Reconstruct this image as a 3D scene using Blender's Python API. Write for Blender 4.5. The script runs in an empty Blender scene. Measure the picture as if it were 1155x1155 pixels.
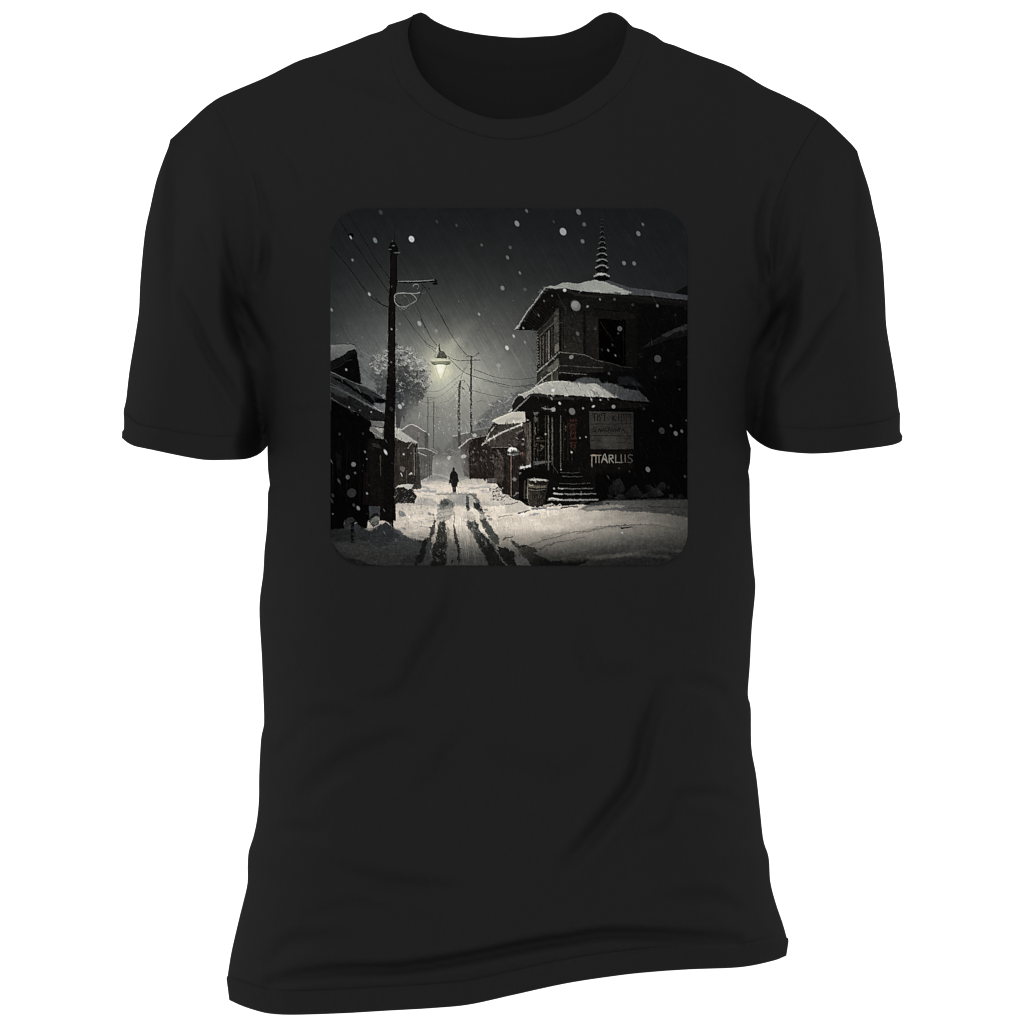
# ---------------------------------------------------------------- the chest print: inks laid down in code
import numpy as np
PX0, PY0, PN, PS = 372.6, 235.0, 806, 2.0
VW = {'A':(370,230,5.5),'B':(570,230,5.5),'C':(370,430,5.5),'D':(570,430,5.5),'E':(370,370,11.),'F':(370,460,11.),
      'G':(470,440,8.885),'H':(640,440,11.55),'I':(570,310,10.5),'J':(670,310,10.5),'K':(570,410,10.5),'L':(570,480,10.5),
      'M':(670,500,10.5),'N':(450,540,10.5),'O':(550,540,10.5),'Q':(370,530,10.5),'R':(430,360,10.5),'S':(430,260,10.5),
      'T':(520,400,10.5),'U':(660,236,13.75),'Z':(0,0,1.)}
def paint_print():
    yy, xx = np.mgrid[0:PN, 0:PN].astype(np.float32)
    X = PX0 + (xx+.5)/PS; Y = PY0 + (yy+.5)/PS
    img = np.zeros((PN,PN,3), np.float32)
    rg = np.random.RandomState(7)
    def lat(u, v, seed):
        t = np.random.RandomState(seed).uniform(-1,1,(256,256)).astype(np.float32)
        iu = np.floor(u).astype(int); iv = np.floor(v).astype(int); fu = u-iu; fv = v-iv
        fu = fu*fu*(3-2*fu); fv = fv*fv*(3-2*fv)
        a = t[iv%256,iu%256]; b = t[iv%256,(iu+1)%256]; c = t[(iv+1)%256,iu%256]; d = t[(iv+1)%256,(iu+1)%256]
        return (a*(1-fu)+b*fu)*(1-fv)+(c*(1-fu)+d*fu)*fv
    def noise(sx, sy, seed, ang=0, octv=3):
        c, s = np.cos(ang), np.sin(ang); u = (X*c+Y*s)/sx; v = (-X*s+Y*c)/sy
        o = 0; w = 0
        for k in range(octv):
            o = o + lat(u*2**k+17*k, v*2**k+9*k, seed+k)*.55**k; w += .55**k
        return o/w
    W1 = noise(3,3,11)+.45*noise(1.1,1.1,13,0,2); W2 = noise(3,3,31)+.45*noise(1.1,1.1,33,0,2); TX = noise(1.6,1.6,51); TG = noise(9,9,71)
    GR = noise(.8,6,91,0); FS = noise(1.0,1.0,95,0,2)
    RA = -.52                                           # slant of the falling snow
    RN = noise(.9,40,111,RA,2)
    def C(c): return np.array((c,c,c) if np.isscalar(c) else c, np.float32)
    def V(v, pts):
        ox, oy, s = VW[v]; return [(ox+p[0]/s, oy+p[1]/s) for p in pts]
    def box(pts, pad):
        a = np.array(pts); x0,y0 = a.min(0)-pad; x1,y1 = a.max(0)+pad
        i0 = int(max(0,(x0-PX0)*PS)); i1 = int(min(PN,(x1-PX0)*PS+2)); j0 = int(max(0,(y0-PY0)*PS)); j1 = int(min(PN,(y1-PY0)*PS+2))
        return None if i1<=i0 or j1<=j0 else (slice(j0,j1), slice(i0,i1))
    def smooth(pts, n=6):
        if len(pts)<3: return pts
        p = [pts[0]]+list(pts)+[pts[-1]]; o = []
        for i in range(1,len(p)-2):
            a,b,c,d = [np.array(q) for q in p[i-1:i+3]]
            for k in range(n):
                t = k/n; o.append(tuple(.5*((2*b)+(c-a)*t+(2*a-5*b+4*c-d)*t*t+(3*b-a-3*c+d)*t**3)))
        return o+[tuple(pts[-1])]
    def lay(sl, m, col, tex=0, rain=.5):
        c = C(col) if not isinstance(col, np.ndarray) or col.ndim==1 else col
        if tex: c = c*(1+tex*(TX[sl]*.7+TG[sl]*.5))[...,None]
        img[sl] = img[sl]*(1-m[...,None])+c*m[...,None]
    def poly(v, pts, col, soft=.7, alpha=1, warp=.6, tex=.12, grad=None, sm=False):
        p = V(v, pts)
        if sm: p = smooth(p+[p[0]])
        sl = box(p, soft+warp+1)
        if sl is None: return
        x = X[sl]+W1[sl]*warp; y = Y[sl]+W2[sl]*warp
        d = np.full(x.shape, 1e9, np.float32); ins = np.zeros(x.shape, bool); n = len(p)
        for i in range(n):
            ax,ay = p[i]; bx,by = p[(i+1)%n]; ex,ey = bx-ax,by-ay
            t = np.clip(((x-ax)*ex+(y-ay)*ey)/(ex*ex+ey*ey+1e-9),0,1)
            d = np.minimum(d, (x-ax-t*ex)**2+(y-ay-t*ey)**2)
            if ay != by: ins ^= ((ay>y)!=(by>y)) & (x < (bx-ax)*(y-ay)/(by-ay)+ax)
        d = np.sqrt(d); d = np.where(ins,-d,d); m = np.clip(.5-d/soft,0,1)*alpha
        if grad:
            (g0,g1),c1 = grad; (ax,ay),(bx,by) = V(v,[g0,g1])
            t = np.clip(((X[sl]-ax)*(bx-ax)+(Y[sl]-ay)*(by-ay))/((bx-ax)**2+(by-ay)**2),0,1)[...,None]
            col = C(col)*(1-t)+C(c1)*t
        lay(sl, m, col, tex)
    def line(v, pts, w, col, w2=None, soft=.6, alpha=1, warp=.0, tex=.1, sm=True):
        p = V(v, pts)
        if sm: p = smooth(p)
        w2 = w if w2 is None else w2; sl = box(p, max(w,w2)+soft+warp+1)
        if sl is None: return
        x = X[sl]+W1[sl]*warp; y = Y[sl]+W2[sl]*warp; d = np.full(x.shape,1e9,np.float32); n = len(p)-1
        for i in range(n):
            ax,ay = p[i]; bx,by = p[i+1]; ex,ey = bx-ax,by-ay
            t = np.clip(((x-ax)*ex+(y-ay)*ey)/(ex*ex+ey*ey+1e-9),0,1)
            d = np.minimum(d, np.hypot(x-ax-t*ex,y-ay-t*ey)-.5*(w+(w2-w)*(i+t)/n))
        lay(sl, np.clip(.5-d/soft,0,1)*alpha, col, tex)
    def ell(v, cx, cy, rx, ry, col, ang=-.5, soft=.7, alpha=1, warp=0, tex=.05):
        s = VW[v][2]; (cx,cy), = V(v,[(cx,cy)]); rx/=s; ry/=s
        sl = box([(cx,cy)], max(rx,ry)+soft+warp+1)
        if sl is None: return
        x = X[sl]-cx+W1[sl]*warp; y = Y[sl]-cy+W2[sl]*warp; c,s_ = np.cos(ang),np.sin(ang)
        u = x*c-y*s_*-1; w = -x*s_+y*c
        q = np.hypot(u/rx,w/ry); d = (q-1)*min(rx,ry)
        lay(sl, np.clip(.5-d/soft,0,1)*alpha, col, tex)
    def glow(cx, cy, rx, ry, add, pw=1.5):
        r = np.hypot((X-cx)/rx,(Y-cy)/ry); img[:] += np.exp(-r**pw)[...,None]*C(add)
    def fog(x0,x1,y0,y1,col,a,s=10):
        m = np.clip((X-x0)/s,0,1)*np.clip((x1-X)/s,0,1)*np.clip((Y-y0)/s,0,1)*np.clip((y1-Y)/s,0,1)*a
        m = m*(1+.35*TG); img[:] = img*(1-m[...,None])+C(col)*m[...,None]
    # ---------- sky
    dy = np.where(Y<430,(430-Y)/78,(Y-430)/230); r = np.hypot((X-532)/108,dy)
    img[:] = C((25,27,28)) + np.exp(-r**1.5)[...,None]*C((114,113,104))
    r2 = np.hypot((X-415)/70,(Y-425)/75); img[:] += np.exp(-r2**2)[...,None]*C((40,42,42))
    img[:] += (np.clip((Y-235)/100,0,1)*5)[...,None]
    img[:] *= (1+.07*RN+.07*TG)[...,None]
    for k in range(230):
        x = rg.uniform(373,776); y = rg.uniform(236,440); l = rg.uniform(6,34); a = rg.uniform(.06,.32)
        q = PN and img[int(min(PN-1,max(0,(y-PY0)*PS))),int(min(PN-1,max(0,(x-PX0)*PS)))]
        line('Z',[(x,y),(x+l*.5,y+l*.87)],.4,q*1.5+10,alpha=a,soft=.8,sm=False)
    ell('S',1010,1150,130,60,(128,130,118),soft=9,alpha=.35); ell('R',860,290,110,70,(165,166,152),soft=8,alpha=.45,warp=3)
    # ---------- lamp halo
    glow(497,407,17,20,(62,60,42),1.3); glow(500,432,60,45,(20,19,15),1.8)
    # ---------- wires
    wc = 26
    line('A',[(0,245),(120,385),(235,540),(300,605),(380,640)],.75,14,.7)
    line('A',[(60,85),(140,210),(250,370),(385,560)],.7,13); line('A',[(125,60),(210,200),(300,350),(385,465)],.6,14)
    line('S',[(480,630),(560,740),(640,890),(700,990),(785,1155)],.7,34)
    line('R',[(725,0),(830,180),(930,330),(1000,410),(1060,440),(1115,430),(1155,385)],.6,52,.45)
    line('S',[(240,950),(330,1080),(385,1155)],.65,42); line('R',[(310,0),(420,150),(530,275),(640,350)],.6,58)
    line('S',[(340,880),(410,970),(480,1050),(530,1150)],.55,60); line('S',[(400,860),(450,960),(480,1060),(520,1155)],.5,48)
    line('R',[(470,0),(540,130),(600,240),(660,310)],.6,48); line('R',[(470,210),(540,300),(645,390)],.45,80)
    line('R',[(770,430),(850,470),(930,492),(1060,487),(1155,487)],.55,70); line('R',[(800,460),(900,560),(980,630),(1070,665),(1155,695)],.65,62)
    line('T',[(155,175),(300,230),(430,270),(600,290),(760,288),(900,262)],.5,66); line('T',[(130,250),(280,295),(430,335),(600,372),(760,372),(890,345)],.6,58)
    line('T',[(260,310),(380,335),(480,375),(620,393)],.4,72); line('T',[(135,425),(250,455),(380,485),(500,505)],.5,74)
    line('T',[(180,560),(240,548),(300,555)],.35,88); line('R',[(1100,600),(1155,615)],.4,80)
    for q in ([(530,855),(680,850),(800,770),(950,650)],[(540,960),(660,930),(800,840),(920,730)],[(700,990),(800,960),(880,870),(940,760)],[(640,1060),(780,1055),(850,980),(910,910)],
              [(1040,500),(980,590),(945,700)],[(1045,840),(1000,900),(970,920)],[(430,950),(540,990),(620,990)]): line('R',q,.4,84,alpha=.75)
    # ---------- snowy tree behind the big pole
    tc = (60,62,62)
    poly('E',[(500,450),(620,370),(740,250),(850,190),(960,270),(1090,360),(1155,460),(1240,600),(1230,780),(1160,900),(1060,960),(980,1060),(900,1155),(830,1155),(820,1000),(740,900),(620,790),(600,690),(560,560)],tc,soft=3,warp=4.2,tex=.3,alpha=.93)
    ell('E',660,560,150,200,(84,86,86),soft=5,alpha=.7,warp=3,tex=.2); ell('E',950,850,110,170,(54,55,58),soft=4,alpha=.85,warp=3,tex=.3)
    ell('R',270,930,90,100,(50,52,55),soft=4,alpha=.8,warp=2); ell('R',360,1010,60,120,(92,94,94),soft=5,alpha=.6,warp=3); ell('R',330,1090,70,60,(100,101,100),soft=5,alpha=.5,warp=3)
    for k in range(1150):
        a = rg.uniform(-2.9,.55); q = rg.uniform(0,1)**.5
        cx = 895+q*np.cos(a)*385; cy = 620+q*np.sin(a)*410
        if q<.6 and rg.rand()<.45: continue
        b = rg.uniform(.4,1.05)*(.6+.4*q)*(1 if cy<760 else .7); t = rg.uniform(0,3.14); l = rg.uniform(8,34)
        line('E',[(cx,cy),(cx+l*np.cos(t)*.6+6,cy+l*np.sin(t)*.6+rg.uniform(-9,9)),(cx+l*np.cos(t),cy+l*np.sin(t))],rg.uniform(.4,1.0),(190*b,190*b,184*b),.3,alpha=rg.uniform(.35,.95))
    for q in ([(860,270),(960,290),(1050,330),(1100,380)],[(840,440),(920,460),(1000,420),(1090,400)],[(930,540),(1000,600),(1080,650),(1155,640)],[(850,640),(900,700),(960,740)],[(850,780),(930,770)],
              [(1060,340),(1110,420),(1150,520)],[(510,450),(600,420),(650,440)],[(560,330),(640,390),(740,300)],[(590,500),(650,560)],[(650,620),(700,590)],[(1150,640),(1200,740),(1250,790)],[(880,460),(860,400),(960,360),(1040,300)]):
        line('E',q,1.3,(196,195,186),.6,alpha=.7,warp=2.2,soft=1,tex=.5)
    for k in range(150):                                  # clumps of snow lying on the crown
        a = rg.uniform(-2.95,.35); q = rg.uniform(.45,1.0); cx = 880+q*np.cos(a)*370; cy = 620+q*np.sin(a)*400; b = rg.uniform(120,205)*(1-.25*max(0,(cy-500)/400))
        ell('E',cx,cy,rg.uniform(10,34),rg.uniform(5,14),(b,b,b*.97),ang=rg.uniform(-.6,.6),soft=1.4,alpha=rg.uniform(.35,.85),warp=2.4,tex=.2)
    for k in range(60):
        a = rg.uniform(0,6.28); q = rg.uniform(0,.8); ell('E',950+q*np.cos(a)*260,680+q*np.sin(a)*280,rg.uniform(12,40),rg.uniform(10,28),(50,52,54),ang=0,soft=1.6,alpha=rg.uniform(.4,.8),warp=2.4,tex=.2)
    for k in range(120):
        ell('E',rg.uniform(850,1220),rg.uniform(600,1000),rg.uniform(3,7),rg.uniform(3,7),rg.uniform(110,170),alpha=.7)
    poly('R',[(200,1000),(270,1010),(250,1155),(190,1155)],(70,71,72),warp=.8)
    poly('C',[(425,170),(480,170),(455,220),(440,300),(420,300)],(62,62,64),warp=.8)
    line('C',[(450,210),(490,170),(540,120)],1.5,(70,72,72),.6,alpha=.8); line('C',[(455,240),(510,215),(525,180)],1.2,(95,97,96),.5,alpha=.7)
    # ---------- fogged far street
    fog(445,600,440,560,(126,125,119),.45,22)
    poly('G',[(560,440),(600,330),(700,200),(760,130),(900,70),(1000,30),(1040,200),(900,300),(700,420)],(98,99,97),soft=3,warp=2.5,tex=.22,alpha=.85)
    poly('T',[(600,470),(680,430),(760,440),(700,500),(610,600)],(86,87,86),soft=2,warp=1.5,alpha=.8)
    for k in range(230):
        cx = rg.uniform(150,640); cy = 900-(cx-150)*.75+rg.uniform(-130,130); b = rg.uniform(125,188); t = rg.uniform(0,3.14); l = rg.uniform(6,30)
        line('T',[(cx,cy),(cx+l*np.cos(t)+4,cy+l*np.sin(t)*.7)],rg.uniform(.35,.8),(b,b,b*.97),.3,alpha=rg.uniform(.3,.75))
    for q in ([(450,550),(500,575),(560,540),(590,500)],[(510,480),(540,500)],[(330,590),(400,610)],[(170,820),(240,770),(330,760)]): line('T',q,.9,(186,186,180),.5,alpha=.8,warp=.8)
    poly('G',[(560,560),(350,470),(440,440),(560,420),(700,380),(740,380),(700,450),(640,560)],(88,87,84),tex=.2,alpha=.8,soft=1.5)
    poly('G',[(355,470),(420,440),(420,560),(470,600),(520,850),(430,800),(355,620)],(96,95,91),tex=.15,alpha=.75,soft=2)
    line('G',[(360,465),(450,440),(545,420)],1.1,(170,168,160),.9,warp=.4); line('G',[(560,410),(640,385),(740,375)],.6,(150,150,144))
    poly('G',[(255,640),(300,540),(355,520),(360,700),(440,780),(280,800),(230,760)],(102,101,97),soft=3,warp=1.5,alpha=.7,tex=.2)
    poly('G',[(100,600),(165,560),(240,580),(260,700),(240,800),(150,840),(100,820)],(104,103,98),soft=2.5,warp=1.2,alpha=.75,tex=.2)
    # far poles
    for x0,y0,x1,y1,w,c in ((113,70,112,620,1.1,84),(172,115,168,600,1.2,82)):
        line('G',[(x0,y0),(x1,y1)],w,c,sm=False,alpha=.85,warp=.3)
    for q in ([(75,72),(180,76)],[(90,125),(130,125)],[(150,170),(220,172)],[(150,200),(205,198)],[(195,275),(260,280)],[(90,265),(180,268)]): line('G',q,.5,92,alpha=.8)
    for k in range(26):
        x = rg.choice([rg.uniform(120,270),rg.uniform(300,430)]); y = rg.uniform(600,760); w_ = rg.uniform(14,46); h_ = rg.uniform(20,70); c = rg.uniform(84,128)
        poly('G',[(x,y),(x+w_*.5,y-h_*.25),(x+w_,y),(x+w_,y+h_),(x,y+h_)],(c,c*.985,c*.94),soft=1.2,warp=.8,alpha=.45,tex=.2)
        line('G',[(x-2,y+1),(x+w_*.5,y-h_*.26),(x+w_+2,y+1)],.7,(178,175,166),alpha=.5,warp=.4)
    for k in range(24): x = rg.uniform(20,260); line('G',[(x,rg.uniform(640,780)),(x+rg.uniform(-3,3),rg.uniform(820,880))],.6,rg.uniform(60,100),alpha=.5,warp=.5,sm=False)
    for k in range(40): x = rg.uniform(0,330); ell('G',x,rg.uniform(780,960)-x*.2,rg.uniform(4,14),rg.uniform(3,8),(56,54,50) if rg.rand()<.6 else (200,194,182),alpha=.5,warp=.8)
    # ---------- street lamp head
    poly('R',[(640,545),(775,545),(765,600),(712,735),(695,735),(650,610)],(196,196,160),soft=2.5,alpha=.8,warp=.2); ell('R',702,600,75,95,(190,188,150),ang=0,soft=8,alpha=.45)
    poly('R',[(628,530),(785,530),(768,600),(716,722),(690,716),(645,605)],(226,224,192),soft=2.4,warp=.1,tex=.02)
    ell('R',700,590,34,60,(255,255,240),ang=0,soft=2.5,tex=0)
    line('R',[(772,550),(755,620),(715,728)],.5,(150,150,122)); line('R',[(640,560),(665,650),(690,725)],.4,(165,165,135))
    poly('R',[(583,500),(625,474),(700,466),(780,474),(820,505),(805,522),(770,536),(700,526),(640,534),(608,524)],(128,131,106),warp=.3,tex=.1)
    ell('R',665,482,62,8,(222,222,196),ang=0,soft=1.2); line('R',[(600,520),(640,540)],.6,(90,92,72)); line('R',[(760,545),(810,530),(818,505)],.8,(96,98,78)); line('R',[(625,505),(700,510),(800,505)],.9,(120,122,98))
    poly('R',[(622,440),(650,395),(700,372),(740,385),(780,440),(770,462),(650,458)],(84,84,72),warp=.4,tex=.35); line('R',[(628,445),(655,400),(690,375)],1.2,(190,190,172),.7,warp=.4)
    line('R',[(688,372),(682,330),(688,292)],1.4,(48,48,44),.8,warp=.4); line('R',[(655,380),(668,340)],1.4,(190,188,172),.8,warp=.4); line('R',[(690,340),(706,365)],.5,(150,150,138))
    ell('R',800,615,35,40,(205,203,170),soft=3.5,alpha=.5); ell('R',622,692,30,32,(190,188,160),soft=3,alpha=.55); ell('R',570,590,35,40,(160,160,140),soft=4,alpha=.3)
    # ---------- near right poles
    line('R',[(1065,440),(1065,1155)],1.7,(66,66,63),2.0,sm=False,warp=.3,tex=.3); line('T',[(120,20),(118,500),(122,920)],1.7,(58,57,54),2.6,sm=False,warp=.4,tex=.4)
    line('T',[(0,72),(110,66),(235,64)],.7,58); line('T',[(95,375),(100,420)],.9,70)
    line('R',[(935,735),(925,900),(920,1155)],1.7,(66,66,64),2.3,sm=False,warp=.6,tex=.3); line('C',[(815,20),(812,200),(815,400)],2.2,(70,69,66),3.2,sm=False,warp=.5,tex=.4)
    line('R',[(940,700),(975,620),(1015,560)],.4,90); line('R',[(945,735),(975,720),(990,740),(975,752)],.7,66); line('R',[(905,810),(950,800),(980,830),(960,825)],.9,66); line('R',[(1035,800),(1020,770)],.7,80)
    line('A',[(860,945),(905,945),(935,925)],.6,60)
    for k in range(120):
        b = rg.uniform(150,205); ell('G',rg.choice([rg.normal(425,9),rg.normal(545,9),rg.uniform(180,420)]),rg.uniform(60,440),rg.uniform(3,6),rg.uniform(3,7),b,alpha=rg.uniform(.4,.9))
    # ---------- ground
    fy = np.clip(1-np.clip(Y-592,0,99)**1.15/80,.2,1); fx = np.interp(X,[373,470,560,620,660,700,776],[.7,.93,1,.98,.84,.62,.40])
    fx = fx*(1-.25*np.clip((Y-575)/60,0,1)*np.clip((X-590)/120,0,1))
    L = fy*fx; g = L[...,None]*C((233,219,200))+(1-L[...,None])*C((28,31,32))*.9
    m = np.clip((Y-(538+W1*3+TG*2))/6,0,1)*1.0
    g = g*(1+.05*TX+.05*TG+.045*GR)[...,None]
    img[:] = img*(1-m[...,None])+g*m[...,None]
    fog(462,580,512,548,(156,153,145),.8,10)
    def sn(v,pts,w,col=(142,146,152),a=.6,**k): line(v,pts,w,col,alpha=a,warp=1.2,soft=1.2,**k)
    for k in range(150):
        y = rg.uniform(540,560); x = rg.uniform(475,590); l = rg.uniform(2,9)
        line('Z',[(x,y),(x+l,y+rg.uniform(-.5,.5))],rg.uniform(.5,1.4),(165,163,162) if rg.rand()<.6 else (225,214,200),alpha=rg.uniform(.2,.6),warp=.6,soft=1,sm=False)
    sn('G',[(60,860),(200,845),(320,880)],1.6,(180,176,170)); sn('G',[(60,920),(180,900)],1.0,(130,132,136)); sn('G',[(520,990),(640,975),(740,975)],1.7,(158,160,166),.7)
    sn('G',[(60,1010),(160,1020),(190,1015)],2.0,(150,152,156),.7); sn('N',[(250,95),(320,100),(350,120)],2.4,(142,144,148)); sn('N',[(220,150),(330,140),(430,155)],2.0,(160,160,162),.7)
    poly('N',[(0,320),(60,290),(180,300),(215,250),(235,220),(330,222),(430,250),(460,300),(450,320),(250,322)],(160,157,152),soft=3,warp=2,alpha=.7,tex=.2)
    poly('N',[(960,290),(1000,268),(1155,262),(1155,310),(1000,322)],(172,168,160),soft=2,warp=1.4,alpha=.7); poly('N',[(600,180),(800,180),(880,200),(900,320),(470,330),(500,260)],(138,138,134),soft=3,warp=2,alpha=.5,tex=.25)
    poly('N',[(0,370),(45,380),(85,430),(60,450),(0,445)],(126,128,128),soft=1.,warp=.8)
    for k in range(60):                                     # footprints in the snow
        x = rg.uniform(0,440); y = rg.uniform(330,720)
        if x>440-(y-330)*.35: continue
        ell('N',x,y,rg.uniform(8,24),rg.uniform(4,10),(160,158,156),ang=.2,soft=.9,alpha=rg.uniform(.3,.75),warp=.8)
    for q in ((365,420,24,14),(405,425,16,12),(270,565,26,8),(60,590,24,14),(280,695,30,10),(15,605,18,7),(1080,480,22,18),(1055,445,20,10),(1030,370,26,12)): ell('N',*q,(126,128,128),ang=.3,soft=.8,alpha=.8,warp=.8)
    # road slabs, wheel tracks
    dk = (44,45,42); gy = (66,67,62)
    poly('N',[(680,200),(790,195),(800,235),(800,325),(680,300)],(160,158,154),soft=1.6,warp=1.4,tex=.15,alpha=.75)
    line('N',[(440,185),(600,180),(780,182),(890,180)],1.6,(112,112,108),warp=1.2,soft=1.6,alpha=.75); poly('N',[(800,180),(900,175),(960,270),(1010,420),(985,425),(930,330),(870,210),(840,200)],(100,101,96),warp=2,soft=1.6,tex=.35,alpha=.9)
    poly('N',[(485,250),(580,240),(650,270),(645,345),(560,370),(510,360),(455,400),(465,310)],(104,105,101),warp=2.6,soft=2,tex=.5,alpha=.85); poly('N',[(455,370),(640,350),(660,430),(560,520),(450,490)],(146,143,134),warp=2.6,soft=2,tex=.4,alpha=.6); poly('N',[(500,255),(575,250),(575,300),(520,340),(490,300)],(70,72,70),warp=2.4,soft=1.6,alpha=.8,tex=.4)
    poly('N',[(795,200),(825,200),(840,370),(810,390),(795,330)],(84,86,84),warp=1,soft=1); poly('N',[(795,290),(830,290),(830,345),(800,340)],(48,50,50),warp=.8)
    poly('N',[(880,290),(950,285),(985,360),(1010,420),(970,420),(920,370),(880,345)],(46,48,47),warp=1.4,tex=.2); poly('N',[(770,400),(840,380),(930,400),(930,480),(850,500),(780,470)],(150,146,136),warp=2.4,soft=2,tex=.4,alpha=.5)
    poly('N',[(930,360),(1010,420),(1050,480),(960,490)],(150,146,136),warp=1.6,soft=1.2,tex=.3,alpha=.7)
    poly('N',[(800,505),(900,490),(935,560),(960,620),(1010,680),(1090,770),(1155,850),(1155,960),(1080,1025),(1040,960),(980,860),(905,740),(880,650),(820,590)],gy,warp=2,soft=1,tex=.3,grad=(((800,500),(1100,950)),(26,27,26)))
    poly('N',[(955,480),(1030,475),(1090,560),(1110,640),(1155,650),(1160,780),(1120,760),(1060,680),(1000,590)],(76,77,71),warp=1.6,soft=1,tex=.25)
    poly('C',[(1050,1020),(1155,1060),(1155,1155),(1100,1100)],(34,35,34),warp=1)
    line('N',[(855,360),(920,450),(960,560),(1040,680),(1110,780),(1155,830)],2.6,(228,219,198),1.6,warp=1.6,soft=1)
    for k in range(90):
        t = rg.uniform(0,1); ell('N',800+t*330+rg.normal(0,28),460+t*420+rg.normal(0,20),rg.uniform(3,9),rg.uniform(4,12),rg.uniform(110,190),alpha=.6*(1-t*.5),warp=.8)
    poly('N',[(480,510),(540,505),(555,560),(560,700),(580,830),(560,930),(550,1025),(380,1025),(400,960),(385,870),(400,820),(440,730),(445,620),(470,560)],(64,62,54),warp=2,soft=1,tex=.35,grad=(((500,520),(470,900)),(28,29,27)))
    poly('N',[(415,490),(435,495),(430,560),(420,640),(390,680),(370,770),(360,850),(300,920),(265,950),(255,1000),(215,1015),(190,1000),(235,930),(260,850),(290,790),(300,710),(360,680),(385,600),(350,580),(395,560)],(72,70,64),warp=1.4,soft=.9,tex=.25,grad=(((400,560),(240,960)),(26,27,27)))
    poly('N',[(640,540),(660,540),(675,640),(690,700),(725,830),(715,900),(725,1010),(705,1015),(690,930),(690,850),(665,760),(650,680),(640,620)],(78,76,70),warp=1.4,soft=.9,tex=.25,grad=(((650,560),(700,900)),(30,31,30)))
    line('N',[(655,400),(658,470),(650,540)],.9,(120,118,108),warp=.6); poly('N',[(565,540),(590,600),(605,760),(590,800),(565,720)],(122,118,106),warp=1.6,soft=1.2,alpha=.7)
    poly('N',[(560,760),(600,700),(640,760),(660,740),(690,860),(700,1025),(560,1025)],(96,97,93),warp=1.6,soft=2,alpha=.6); ell('N',630,975,10,26,(34,34,33),ang=.3,warp=.8); ell('N',655,845,6,12,(60,60,58))
    poly('N',[(390,1000),(480,1000),(550,1000),(550,1028),(380,1028)],(26,26,25),warp=1,alpha=.7)
    for k in range(70):
        ell('N',rg.normal(500,45),rg.uniform(400,960),rg.uniform(2,6),rg.uniform(4,14),rg.uniform(110,190),alpha=rg.uniform(.25,.7),warp=.7)
    for k in range(60):
        x = rg.uniform(700,900); line('N',[(x,rg.uniform(430,700)),(x+rg.uniform(10,70),rg.uniform(780,1020))],.5,(236,226,204) if rg.rand()<.5 else (120,120,116),alpha=.25,soft=.9)
    for q in ([(455,460),(500,470),(540,450),(640,430)],[(450,420),(500,400),(620,380)]): line('N',q,1.2,(128,128,124),alpha=.6,warp=1.3,soft=1)
    poly('N',[(780,810),(870,800),(960,850),(1050,1028),(700,1028),(730,900)],(104,104,100),soft=4,warp=1.5,alpha=.45,tex=.1)
    # right road edge and its branch to the right
    poly('O',[(0,700),(60,760),(130,850),(200,800),(250,830),(300,890),(330,960),(360,1028),(0,1028)],(32,33,31),warp=1.6,soft=1,tex=.2)
    poly('O',[(0,500),(40,560),(60,620),(110,660),(130,720),(150,780),(90,780),(40,720),(0,670)],(74,77,71),warp=1.4,soft=1,tex=.2)
    line('O',[(0,700),(60,780),(130,890),(200,1000),(240,1028)],1.5,(120,118,108),warp=1.4,soft=1,alpha=.7)
    poly('O',[(265,740),(310,730),(380,790),(460,790),(560,820),(600,860),(540,885),(600,910),(700,955),(740,985),(860,975),(920,945),(1160,935),(1160,1000),(1040,1028),(510,1028),(460,950),(410,920),(360,840)],(62,60,53),warp=1.3,soft=1,tex=.15,grad=(((420,840),(640,1010)),(27,27,26)))
    poly('D',[(200,1135),(420,1100),(500,1090),(525,1105),(500,1125),(440,1145),(200,1145)],(24,25,24),warp=1.0)
    poly('O',[(360,880),(410,920),(460,950),(510,1028),(350,1028),(325,950)],(98,99,96),warp=1.2,soft=1)
    line('O',[(180,720),(230,700),(300,685)],1.7,(54,54,50),.6,warp=.8); poly('O',[(270,740),(300,730),(370,795),(360,810)],(60,60,55),warp=.8); line('O',[(360,800),(400,805),(460,790)],1.6,(34,34,32),warp=.7)
    line('O',[(200,700),(240,670),(320,665)],1.8,(160,154,142),alpha=.6,warp=1,soft=1); line('O',[(200,610),(270,605)],1.2,(176,170,160),alpha=.7,warp=.8,soft=1)
    line('O',[(500,780),(600,750),(700,715),(850,685),(960,640),(1155,620)],1.3,(98,96,88),.9,warp=1.3,alpha=.9); line('O',[(640,700),(720,680),(850,650),(960,635)],2.6,(140,136,124),warp=1.4,soft=1.3,alpha=.6)
    line('O',[(600,835),(700,790),(850,745),(960,730),(1060,705),(1155,690)],1.3,(88,86,78),.6,warp=1.3,alpha=.9); line('O',[(620,840),(680,815)],1.6,(50,49,45),.8,warp=.6); line('O',[(740,790),(800,765)],1.4,(66,64,58),.7,warp=.6)
    line('O',[(700,940),(780,915),(860,915)],1.5,(74,73,67),.7,warp=1); line('D',[(560,905),(700,895),(860,890),(1000,905),(1135,940)],1.2,(92,91,86),warp=1.1,alpha=.8); line('D',[(720,915),(780,905)],1.4,(52,51,48),.7)
    poly('D',[(530,1090),(640,1075),(760,1050),(850,1045),(940,1020),(1010,1040),(1100,1045),(1133,1060),(1133,1075),(1040,1060),(940,1045),(860,1065),(700,1090),(560,1110)],(72,72,69),warp=1.3,soft=1.2,alpha=.8)
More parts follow.
